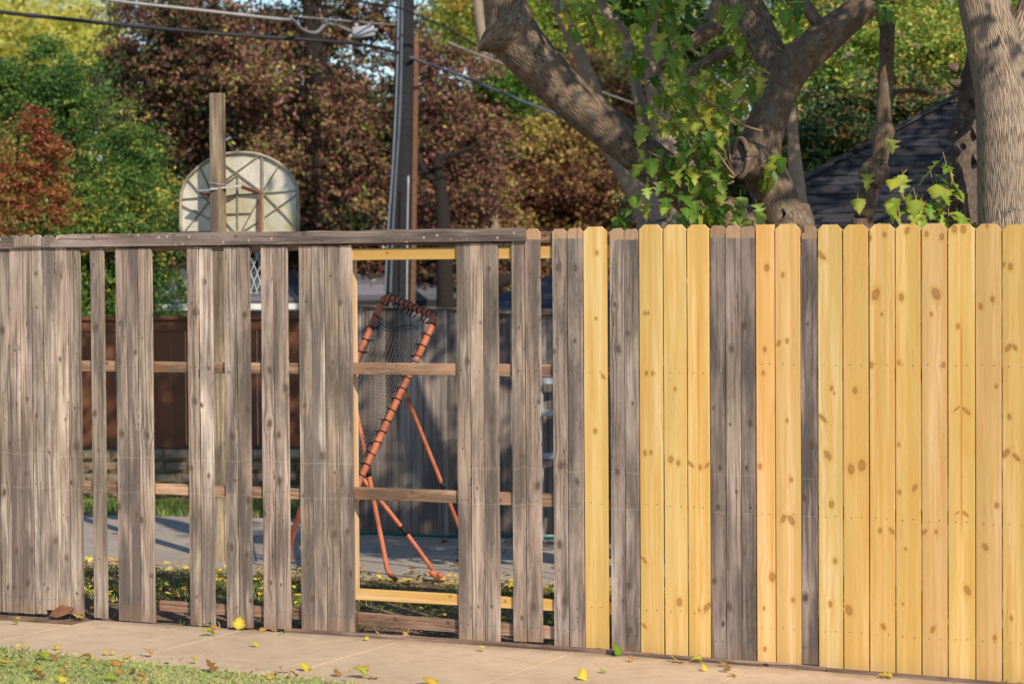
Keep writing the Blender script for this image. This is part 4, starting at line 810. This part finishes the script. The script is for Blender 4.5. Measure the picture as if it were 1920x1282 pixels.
for i, L in enumerate(tw):
    Zt = Zm-.32-.07*(i % 4); pts = [(at(x, y, Zt-.012*k*(i % 3)), .0075*(1-.75*k/len(L))) for k, (x, y) in enumerate(L)]
    tube_obj('shoot', [pts], TW, mul, 6, 3); lz.append(spline([(p, r) for p, r in pts], 10))
def proj(p):
    d = p-CAM; z = d.dot(Fv); return 960+FP*d.dot(Rv)/z, 641-FP*d.dot(Uv)/z
def hang(me, p, sz, tone, parent, yawr=None, dr=None):
    x_, y_ = proj(p)
    if abs(x_-1398) < 42 and -75 < y_-290 < 62 and parent is mul: return None
    dr = random.uniform(20, 80) if dr is None else dr; yw = random.uniform(0, 2*math.pi) if yawr is None else yawr
    m = Matrix.Translation(p) @ Matrix.Rotation(yw, 4, 'Z') @ Matrix.Rotation(-math.radians(dr), 4, 'X') @ Matrix.Rotation(random.uniform(-.5, .5), 4, 'Y') @ Matrix.Scale(sz, 4) @ Matrix.Translation((0, .33, -.1))
    o = inst('leaf', me, m, parent); o['tone'] = tone; return o
nl_ = 0
for i, sp in enumerate(lz):
    Lt = sum((sp[k+1][0]-sp[k][0]).length for k in range(len(sp)-1)); n = max(3, int(Lt/.03))
    if i in (12, 13): n = 6
    for k in range(n):
        p = sp[int(len(sp)*(.12+.88*(k+.5)/n)) if i not in (12, 13) else -1 - k % 5][0]+Vector([random.gauss(0, .045) for _ in range(3)])
        yw = math.pi+TH+random.gauss(0, .9)                  # most blades turned to the light
        hang(random.choice(LEAF), p, random.uniform(.055, .145), min(1, max(0, random.gauss(.5, .27))), mul, yw, random.gauss(62, 20)); nl_ += 1
for px, py in [(x, y) for x in range(1195, 1440, 22) for y in range(335, 415, 24)]:
    if random.random() < .85 and px > 1180+(415-py)*.3: hang(random.choice(LEAF), at(px+random.uniform(-12, 12), py-18+random.uniform(-10, 10), Zm-.3-random.uniform(0, .25)), random.uniform(.07, .12), random.gauss(.42, .22), mul, math.pi+TH+random.gauss(0, .9), random.gauss(60, 20)); nl_ += 1
for px, py in [(1070, 10), (1100, 20), (1060, 30), (1090, 55), (1130, 70), (1120, 45), (1150, 60), (1050, 5), (1455, 300), (1440, 312), (1462, 305), (1452, 318), (1645, 8), (1660, 3), (1672, 18), (1655, 20), (1480, 20), (1495, 10), (1485, 35), (1350, 20), (1240, 10), (1265, 20), (1280, 5)]:
    hang(random.choice(LEAF), at(px, py-20, Zm-.35), random.uniform(.09, .14), random.gauss(.6, .2), mul, math.pi+TH+random.gauss(0, .7), random.gauss(65, 15)); nl_ += 1

def crown(name, blobs, size, mat, parent, tonem=(.5, .25), shape='leaf', clump=.35, asp=.5, gmin=None, updown=.5, sub=1):
    Vs = []; Ts = []; unit = lambda a: a/np.linalg.norm(a, axis=1)[:, None]
    for c0, rad, n, tm in blobs:                        # crown mass > boughs > sprays > leaves
        c0 = np.array(c0, float); rad = np.array(rad if hasattr(rad, '__len__') else (rad,)*3, float)
        nb = max(5, int(rad.prod()**(1/3)*7)) if sub else 1
        bc = c0+unit(rng.normal(size=(nb, 3)))*rad*rng.uniform(.2, 1.15, (nb, 1)) if sub else c0[None]
        br = rad*(rng.uniform(.22, .5, (nb, 1)) if sub else 1.); bt = rng.normal(tm if tm is not None else tonem[0], tonem[1]*.45, nb)
        nc = max(8, int(n/38)); bi = rng.integers(0, nb, nc); d = unit(rng.normal(size=(nc, 3))); cc = bc[bi]+d*br[bi]*rng.uniform(.35, 1.3, (nc, 1))
        if sub: fl = rng.uniform(size=nc) < .5; cc = np.where(fl[:, None], c0+d*rad*(rng.uniform(0, 1, (nc, 1))**.4)*1.12, cc)
        cs = clump*rng.uniform(.3, 1.0, nc)*float(rad.mean())**.5*.8; ct = bt[bi]+rng.normal(0, tonem[1]*.45, nc)
        dirn = unit(rng.normal(size=(nc, 3))*np.array([1, 1, .35]))
        idx = rng.integers(0, nc, n); t = rng.normal(size=(n, 1))
        p = cc[idx]+dirn[idx]*t*cs[idx][:, None]+rng.normal(size=(n, 3))*cs[idx][:, None]*np.array([.38, .38, .26])
        a = rng.normal(size=(n, 3))*.8+dirn[idx]; a[:, 2] -= updown; a = unit(a); b = unit(np.cross(a, rng.normal(size=(n, 3))))
        sz = size*rng.uniform(.55, 1.35, n)[:, None]; a = a*sz/2; b = b*sz*asp/2; nrm = np.cross(a, b)/sz*.5
        Vs.append(np.stack([p-a, p-a*.1-b+nrm, p+a, p-a*.1+b+nrm], 1)); Ts.append(np.clip(ct[idx]+rng.normal(0, tonem[1]*.6, n), 0, 1))
    V = np.concatenate(Vs); tn = np.concatenate(Ts)
    if gmin is not None: k = V[:, 0, 2] > gmin; V, tn = V[k], tn[k]
    me = fastmesh(name, V, 4, mat, tn); return put(bpy.data.objects.new(name, me), parent)
CG = leafmat('green_leaves', [(0, (.02, .07, .01)), (.5, (.07, .15, .018)), (.8, (.17, .23, .03)), (1, (.36, .34, .04))])
c0 = at(1500, 300, Zm)
crown('crown', [((c0.x-.3, c0.y+1.2, 6.), (2.6, 2.2, 1.2), 7000, None), ((c0.x+2.2, c0.y+1.0, 5.6), (1.6, 1.8, .8), 3500, None), ((c0.x-2.6, c0.y+1.8, 5.6), (1.6, 1.6, .9), 3200, None), ((c0.x-.6, c0.y+1.6, 7.6), (1.8, 1.8, 1.), 3200, None)], .13, CG, mul, gmin=4.15)

# slim stem with burls, knotted trunk, big straight trunk
slim = thing('mulberry_tree', 'slim mulberry stem with swollen burls in front of the garage roof', 'tree', at(1618, 600, 16.)*1.0)
tube_obj('trunk', [down(T([(1618, 470, 42), (1621, 410, 40), (1632, 350, 38), (1650, 300, 34), (1656, 250, 36), (1658, 190, 30), (1662, 120, 29), (1664, 60, 28), (1666, 0, 24), (1680, -160, 18), (1690, -300, 8)], 16.)),
                   T([(1630, 345, 44), (1640, 325, 60), (1650, 305, 42)], 15.98), T([(1655, 262, 34), (1658, 245, 42), (1658, 232, 34)], 16.), T([(1664, 160, 22), (1672, 150, 22), (1680, 152, 12)], 16.), T([(1663, 50, 28), (1655, 20, 24), (1635, -20, 16)], 16.)], BARK, slim, 14, 5, .09)
v, f = disc(at(1664, 90, 15.9), -Fv, .02, .022, depth=.006); obj('cut_face', v, f, CUTM, slim)
crown('crown', [(tuple(at(1685, -330, 16.)), .7, 700, None)], .12, CG, slim, gmin=4.1)
for px, py in ((1608, 375), (1625, 330), (1672, 265)):
    hang(random.choice(LEAF), at(px, py-14, 15.8), .11, .75, slim, math.pi+TH, 60)
kn = thing('dead_trunk', 'dark knotted trunk covered in old branch scars left of the thick straight trunk', 'tree', at(1810, 600, 15.9)*1.0)
L = T([(1806, 470, 62), (1806, 400, 62), (1805, 330, 58), (1812, 260, 52), (1815, 200, 46), (1822, 150, 42), (1832, 100, 34), (1850, 40, 24), (1880, -80, 14)], 16.1)
kb = [T([(x, y, 22), (x+dx_*.8, y-4, 15), (x+dx_*1.3, y-7, 9)], 16.0) for x, y, dx_ in ((1795, 330, -12), (1800, 285, -14), (1806, 236, -14), (1826, 250, 16), (1800, 160, -14), (1826, 195, 14), (1790, 215+40, -8), (1828, 300, 13), (1800, 380, -12), (1795, 130, -14))]
tube_obj('trunk', [down(L)]+kb, barkmat('knotted_bark', (.07, .05, .04), (.24, .18, .14), 1.3, .012), kn, 14, 5, .1)
for x, y in ((1806, 217, ), (1828, 218), (1806, 275)): 
    v, f = disc(at(x, y, 15.88), -Fv+Rv*.2, .022, .022, depth=.008); obj('cut_face', v, f, CUTM, kn)
ash = thing('ash_tree', 'thick straight trunk with deeply ridged bark at the right edge of the photo', 'tree', at(1895, 600, 15.2)*1.0)
tube_obj('trunk', [down(T([(1903, 480, 140), (1898, 400, 130), (1893, 300, 122), (1888, 220, 116), (1878, 150, 108), (1860, 70, 98), (1846, 0, 96), (1832, -100, 92), (1815, -300, 74), (1800, -520, 40), (1800, -700, 16)], 15.3)),
                   T([(1893, 110, 60), (1915, 60, 56), (1940, 0, 50), (1990, -120, 44), (2060, -330, 26), (2100, -500, 10)], 15.5),
                   [(at(1832, -160, 15.2), .1), (Vector((3.6, .3, 5.1)), .07), (Vector((4.3, -.6, 5.4)), .05), (Vector((5.2, -1.6, 6.2)), .02)], [(at(1815, -300, 15.3), .09), (Vector((3.6, 3., 6.)), .06), (Vector((4.8, 5.4, 6.6)), .02)], [(at(1815, -260, 15.2), .08), (Vector((2.6, .2, 5.3)), .05), (Vector((1.6, -.3, 5.2)), .02)]], BARKE, ash, 28, 8, .02)  # unseen limbs added here to carry the shading foliage masses
c1 = at(1860, 0, 15.3)
crown('crown', [((c1.x-.2, c1.y+1.2, 7.2), (2.0, 1.9, 1.3), 5200, None), ((c1.x+1.2, c1.y+1.6, 5.4), (1.3, 1.4, .8), 1500, None), ((3.0, -.6, 5.5), (1.7, 1.1, .5), 2000, None), ((2.5, .1, 5.3), (1.7, .8, .4), 2300, None), ((4.6, -1.6, 6.9), (1.8, 1.2, .6), 900, None), ((4.6, 5.2, 6.7), (2.6, 1.7, .7), 4200, None)], .11, CG, ash, gmin=4.4)  # later masses added above the frame to shade limb, driveway and garage roof
# saplings rising behind the pickets
def sapling(lab, Z, stems, n, sz, tone):
    t = thing('mulberry_sapling', lab, 'sapling', tuple(at(stems[0][0][0], 600, Z)))
    for L in stems:
        pts = [(at(x, y, Z), .006*(1-.6*k/len(L))) for k, (x, y) in enumerate(L)]; b = pts[0][0]
        tube_obj('stem', [[(Vector((b.x, b.y, gz(b.x)-.05)), .009), (b, .007)]+pts[1:]], TW, t, 6, 3); sp = spline(pts, 10)
        for k in range(n):
            p = sp[min(int(len(sp)*(k+.6)/n), len(sp)-1)][0]+Vector([random.gauss(0, .015) for _ in range(3)])
            sgn = 1 if k % 2 else -1; yw = math.pi+TH+sgn*.7+random.gauss(0, .45)
            o = hang(random.choice(LEAF[:4]), p, sz*random.uniform(.7, 1.15), min(1, max(0, random.gauss(tone, .15))), t, yw, random.uniform(15, 65))
    return t
sapling('bright green leafy shoots rising above the pickets between slim stem and straight trunk', 15.4, [[(1780, 440), (1768, 400), (1755, 360), (1742, 315)], [(1812, 430), (1795, 380), (1780, 330), (1768, 285)], [(1690, 440), (1668, 390), (1680, 345), (1700, 318)], [(1730, 430), (1722, 390), (1712, 352)]], 11, .12, .62)
sapling('small round-leaved shoots peeking over the pickets under the leaning limb', 15.6, [[(1160, 440), (1158, 415), (1162, 390)], [(1182, 440), (1175, 410), (1185, 385)]], 5, .085, .3)
sapling('few green leaves just above the dark pickets at the foot of the leaning limb', 15.3, [[(1345, 440), (1340, 420), (1330, 400)], [(1395, 440), (1400, 420), (1390, 398)]], 5, .1, .35)

# ------------------------------------------------------------------ background trees
def A(px, py, Z): return tuple(at(px, py, Z))
LK, LS = 3.6, .46
def bgtree(name, lab, Z, base, trunk_w, blobs, size, mat, tonem=(.5, .25), bark=BARKD, limbs=(), clump=.35, cat='tree'):
    g = at(base, 560, Z); t = thing(name, lab, cat, (g.x, g.y, 0)); mean = at(sum(b[0] for b in blobs)/len(blobs), min(b[1] for b in blobs), Z)
    L = [(Vector((g.x, g.y, -.2)), trunk_w), (Vector((g.x, g.y, 1.5)), trunk_w*.85), (mixp(g, mean, .5), trunk_w*.55), (mean, trunk_w*.15)]
    lm = [[(mixp(g, mean, .1+.12*k), trunk_w*.4), (mixp(Vector(A(b[0], b[1], Z)), mixp(g, mean, .3), .5), trunk_w*.25), (Vector(A(b[0], b[1], Z)), trunk_w*.06)] for k, b in enumerate(blobs[:6])]
    tube_obj('trunk', [L]+lm+[T(l, Z-1.3) for l in limbs], bark, t, 10, 4, .04)
    sc = Z/FP; crown('crown', [(A(px, py, Z+dz), (rx*sc, rz*sc if ry is None else ry, rz*sc), int(n*LK), tm) for px, py, dz, rx, ry, rz, n, tm in blobs], size*LS, mat, t, tonem, clump=clump, gmin=.15)
    return t
YEL = leafmat('yellow_green_leaves', [(0, (.16, .28, .06)), (.5, (.62, .66, .16)), (1, (.95, .8, .22))], .5)  # background ramps: leaf hues plus rare bright tones imitating sunlit specks
GRN = leafmat('fresh_green_leaves', [(0, (.025, .075, .025)), (.4, (.065, .16, .035)), (.65, (.17, .28, .055)), (.85, (.4, .44, .1)), (1, (.75, .5, .08))], .3)
RED = leafmat('red_leaves', [(0, (.22, .05, .035)), (.35, (.38, .13, .05)), (.6, (.55, .28, .1)), (.78, (.1, .16, .04)), (1, (.2, .28, .06))], .35)
MAR = leafmat('maroon_leaves', [(0, (.05, .08, .03)), (.14, (.14, .15, .05)), (.28, (.07, .04, .035)), (.46, (.16, .065, .06)), (.6, (.3, .12, .1)), (.72, (.4, .24, .12)), (.82, (.14, .15, .04)), (1, (.46, .44, .12))], .25)
OAK = leafmat('autumn_leaves', [(0, (.06, .03, .025)), (.2, (.17, .06, .05)), (.38, (.24, .12, .065)), (.55, (.5, .3, .13)), (.7, (.62, .45, .16)), (.85, (.24, .26, .06)), (1, (.6, .52, .14))], .3)
MIX = leafmat('late_green_leaves', [(0, (.04, .12, .02)), (.35, (.15, .28, .045)), (.62, (.4, .5, .09)), (.86, (.72, .65, .16)), (1, (.6, .24, .06))], .4)
MAG = leafmat('magnolia_leaves', [(0, (.02, .05, .018)), (.45, (.06, .12, .04)), (.7, (.16, .22, .09)), (.85, (.3, .33, .14)), (1, (.5, .22, .06))], .15)
bgtree('yellow_tree', 'tall yellow-green tree glowing in the sun at the upper left', 42, 60, .3, [(70, 60, 0, 150, None, 130, 7000, .6), (-90, 90, 0, 140, None, 150, 4000, .5), (150, 120, 0, 90, None, 90, 3500, .55), (40, -190, 0, 150, None, 150, 3500, .5), (60, 240, 0, 150, None, 120, 3000, .3), (-60, 300, 1, 130, None, 160, 2500, .3)], .16, YEL, (.5, .25))
bgtree('green_tree', 'dense green tree at left between the red shrub and the backboard', 27, 180, .14, [(200, 300, 0, 110, None, 110, 6500, .45), (110, 190, 0, 110, None, 90, 4500, .4), (250, 400, -.3, 110, None, 90, 5000, .5), (120, 430, -.4, 110, None, 120, 6000, .55), (60, 560, -.4, 150, None, 90, 4000, .5), (240, 540, 0, 110, None, 110, 4000, .45), (-60, 260, 0, 100, None, 160, 4000, .4), (20, 170, 0, 60, None, 60, 2000, .35)], .085, GRN, (.5, .28), clump=.22)
bgtree('red_shrub', 'rusty red sumac shrub at the left edge above the fence', 25, 20, .06, [(30, 340, -.2, 60, None, 70, 2600, .45), (-20, 400, -.3, 80, None, 90, 3600, .55), (90, 300, -.2, 35, None, 45, 1300, .2), (65, 240, -.2, 30, None, 35, 800, .2), (110, 380, -.2, 30, None, 40, 900, .3), (-60, 300, 0, 60, None, 80, 2000, .4)], .07, RED, (.5, .5), clump=.24, cat='shrub')
bgtree('maroon_tree', 'broad dark maroon tree filling the middle behind the backboard and pole', 31, 640, .32,
       [(320, 60, 0, 130, None, 110, 7000, .4), (300, 230, .5, 120, None, 110, 6000, .4), (450, 150, 0, 130, None, 130, 7000, .4), (430, 350, .5, 150, None, 110, 6500, .35), (600, 330, 0, 150, None, 130, 8500, .4), (560, 60, .4, 120, None, 60, 2600, .42), (640, 190, .4, 130, None, 90, 3600, .3), (690, 50, .4, 100, None, 70, 1500, .5), (700, 250, .2, 110, None, 90, 3500, .2), (380, 160, -.3, 60, None, 60, 1500, .1), (540, 420, -.3, 130, None, 60, 3500, .15), (820, 200, .3, 130, None, 110, 5000, .45), (820, 360, 0, 140, None, 110, 8000, .42), (600, 480, .5, 200, None, 60, 5000, .35), (330, 460, .5, 150, None, 70, 5000, .3), (450, -140, 0, 250, None, 100, 7000, .4), (720, -120, 0, 160, None, 90, 3500, .45), (820, 500, 0, 180, None, 50, 3500, .4)], .13, MAR, (.42, .3),
       limbs=[[(835, 600, 34), (832, 440, 30), (826, 340, 22), (822, 300, 18), (850, 290, 12), (890, 275, 8)], [(826, 350, 18), (795, 320, 12), (780, 280, 8)], [(760, 620, 30), (880, 560, 26), (960, 520, 20)], [(345, 560, 16), (330, 520, 14), (285, 500, 10)]], clump=.3)
bgtree('oak_tree', 'autumn oak with orange, tan and maroon leaves under the leaning limb', 34, 1010, .28,
       [(960, 330, 0, 110, None, 100, 7000, .18), (1080, 290, 0, 100, None, 100, 6500, .62), (1060, 400, 0, 130, None, 80, 6500, .25), (930, 440, 0, 130, None, 80, 6000, .15), (900, 350, -.4, 70, None, 60, 2000, .9), (1090, 480, -.3, 100, None, 50, 2500, .85), (980, 250, -.4, 60, None, 50, 1500, .95), (1160, 350, 0, 80, None, 100, 3500, .5), (1130, 180, .3, 110, None, 80, 4500, .65), (940, 200, .3, 100, None, 70, 3500, .3), (1000, 520, 0, 220, None, 60, 5000, .2), (1190, 470, 0, 130, None, 60, 3000, .4)], .12, OAK, (.5, .3), bark=BARKS, limbs=[[(926, 440, 22), (925, 350, 20), (935, 290, 16), (930, 200, 12)]], clump=.3)
bgtree('tall_green_tree', 'tall green and yellow tree behind the upper end of the leaning limb', 37, 900, .3,
       [(900, 60, 0, 110, None, 80, 4200, .6), (850, 20, 0, 60, None, 60, 2200, .65), (1020, 40, 0, 110, None, 90, 6000, .5), (960, 170, -6, 50, None, 30, 1500, .15), (1120, 80, 0, 110, None, 110, 5500, .5), (930, -120, 0, 200, None, 90, 5000, .5), (1250, 40, 0, 120, None, 110, 6000, .4), (1250, 200, 0, 120, None, 120, 6000, .35), (1150, -150, 0, 200, None, 100, 5000, .4)], .13, MIX, (.5, .28), bark=BARKS, limbs=[[(905, 260, 18), (915, 130, 22), (900, 40, 20), (890, -60, 16)]])
bgtree('dark_evergreen', 'dark evergreen with scattered rusty leaves above the garage roof', 27, 1600, .2,
       [(1560, 240, 0, 100, None, 80, 5500, .5), (1680, 200, 0, 100, None, 70, 5500, .5), (1640, 320, .5, 150, None, 70, 4500, .4), (1790, 180, .5, 90, None, 90, 4500, .55), (1530, 340, 0, 60, None, 70, 2500, .5), (1480, 260, .5, 60, None, 120, 3500, .5), (1400, 300, 1, 120, None, 110, 4500, .45), (1300, 380, 1, 130, None, 80, 4000, .5), (1760, 330, .5, 130, None, 90, 4000, .4), (1900, 300, .5, 130, None, 140, 5000, .5)], .1, MAG, (.55, .32), bark=BARKM,
       limbs=[[(1480, 200, 17), (1510, 182, 13), (1545, 176, 10), (1580, 167, 12), (1660, 172, 10), (1710, 170, 11), (1760, 176, 9), (1850, 160, 8)], [(1830, 190, 6), (1740, 118, 5), (1640, 96, 5), (1560, 70, 3)]], clump=.25)
bgtree('green_maple', 'light green maple with orange tips at the upper right', 31, 1760, .3,
       [(1700, 60, 0, 110, None, 80, 6500, .55), (1850, 80, 0, 110, None, 90, 6000, .6), (1560, 60, .4, 100, None, 80, 5000, .5), (1430, 60, .4, 110, None, 90, 5500, .45), (1350, 150, .8, 110, None, 90, 4500, .45), (1950, 60, 0, 130, None, 150, 5500, .6), (1700, -120, 0, 260, None, 110, 9000, .55), (1450, -150, 0, 200, None, 110, 5000, .5), (1620, 120, .4, 80, None, 50, 2500, .5), (1710, 70, -6, 80, None, 60, 1500, .5), (1790, 120, -6, 50, None, 40, 600, .45), (1550, 130, -6, 60, None, 40, 700, .5), (1930, 60, -6, 50, None, 110, 1200, .5)], .11, MIX, (.55, .3), bark=BARKS,
       limbs=[[(1620, -20, 12), (1680, 60, 10), (1760, 110, 8), (1800, 125, 6)], [(1500, 200, 14), (1560, 120, 10), (1640, 80, 8)]])
pv = thing('forked_tree', 'pale smooth-barked forked tree standing behind the leaning limb', 'tree', at(1225, 600, 19.5)*1.0)
tube_obj('trunk', [down(T([(1232, 470, 76), (1226, 420, 66), (1205, 375, 46), (1170, 320, 38), (1140, 260, 34), (1112, 170, 30), (1085, 100, 26), (1050, 20, 24), (1020, -80, 16)], 19.5)), T([(1236, 440, 50), (1252, 370, 42), (1254, 300, 40), (1238, 220, 38), (1226, 150, 34), (1220, 80, 24), (1228, 0, 18), (1225, -100, 12)], 19.7, .3),
                   T([(1215, 290, 26), (1200, 200, 20), (1185, 120, 20), (1168, 60, 20), (1130, 10, 16), (1110, -60, 10)], 19.9, .5), T([(1250, 330, 22), (1300, 300, 18), (1350, 225, 16), (1420, 160, 14), (1480, 120, 10)], 20., .5), T([(1290, 180, 30), (1300, 100, 30), (1345, 20, 34), (1380, -60, 26)], 20.5),
                   T([(1500, 430, 40), (1490, 300, 26), (1484, 200, 16)], 19.)], BARKS, pv, 14, 5, .03)
crown('crown', [(A(1240, -220, 20), (1.2, 1.4, .7), 1500, None), (A(1300, 60, 20.5), (.6, .6, .4), 500, .3)], .1, CG, pv)
DW = leafmat('distant_leaves', [(0, (.03, .05, .02)), (.35, (.06, .05, .035)), (.6, (.12, .1, .05)), (.8, (.1, .12, .04)), (1, (.22, .18, .06))], .25)
bl = []
for k in range(26): bl.append((A(-350+k*105, 400+random.uniform(-50, 40), 50+random.uniform(-4, 4)), (1.5, 1.2, 3.2), 3200, random.uniform(.3, .7)))
o = crown('distant_wood', bl, .2, DW, None, (.5, .3), clump=.5, gmin=0); tag(o, 'dark mass of far-off trees closing the view behind everything', 'wood', kind='stuff')
print('polys', sum(len(o.data.polygons) for o in bpy.data.objects if o.type == 'MESH'), 'shingles', nsh, nsh2, 'leaves', nl_, 'objects', len(bpy.data.objects))
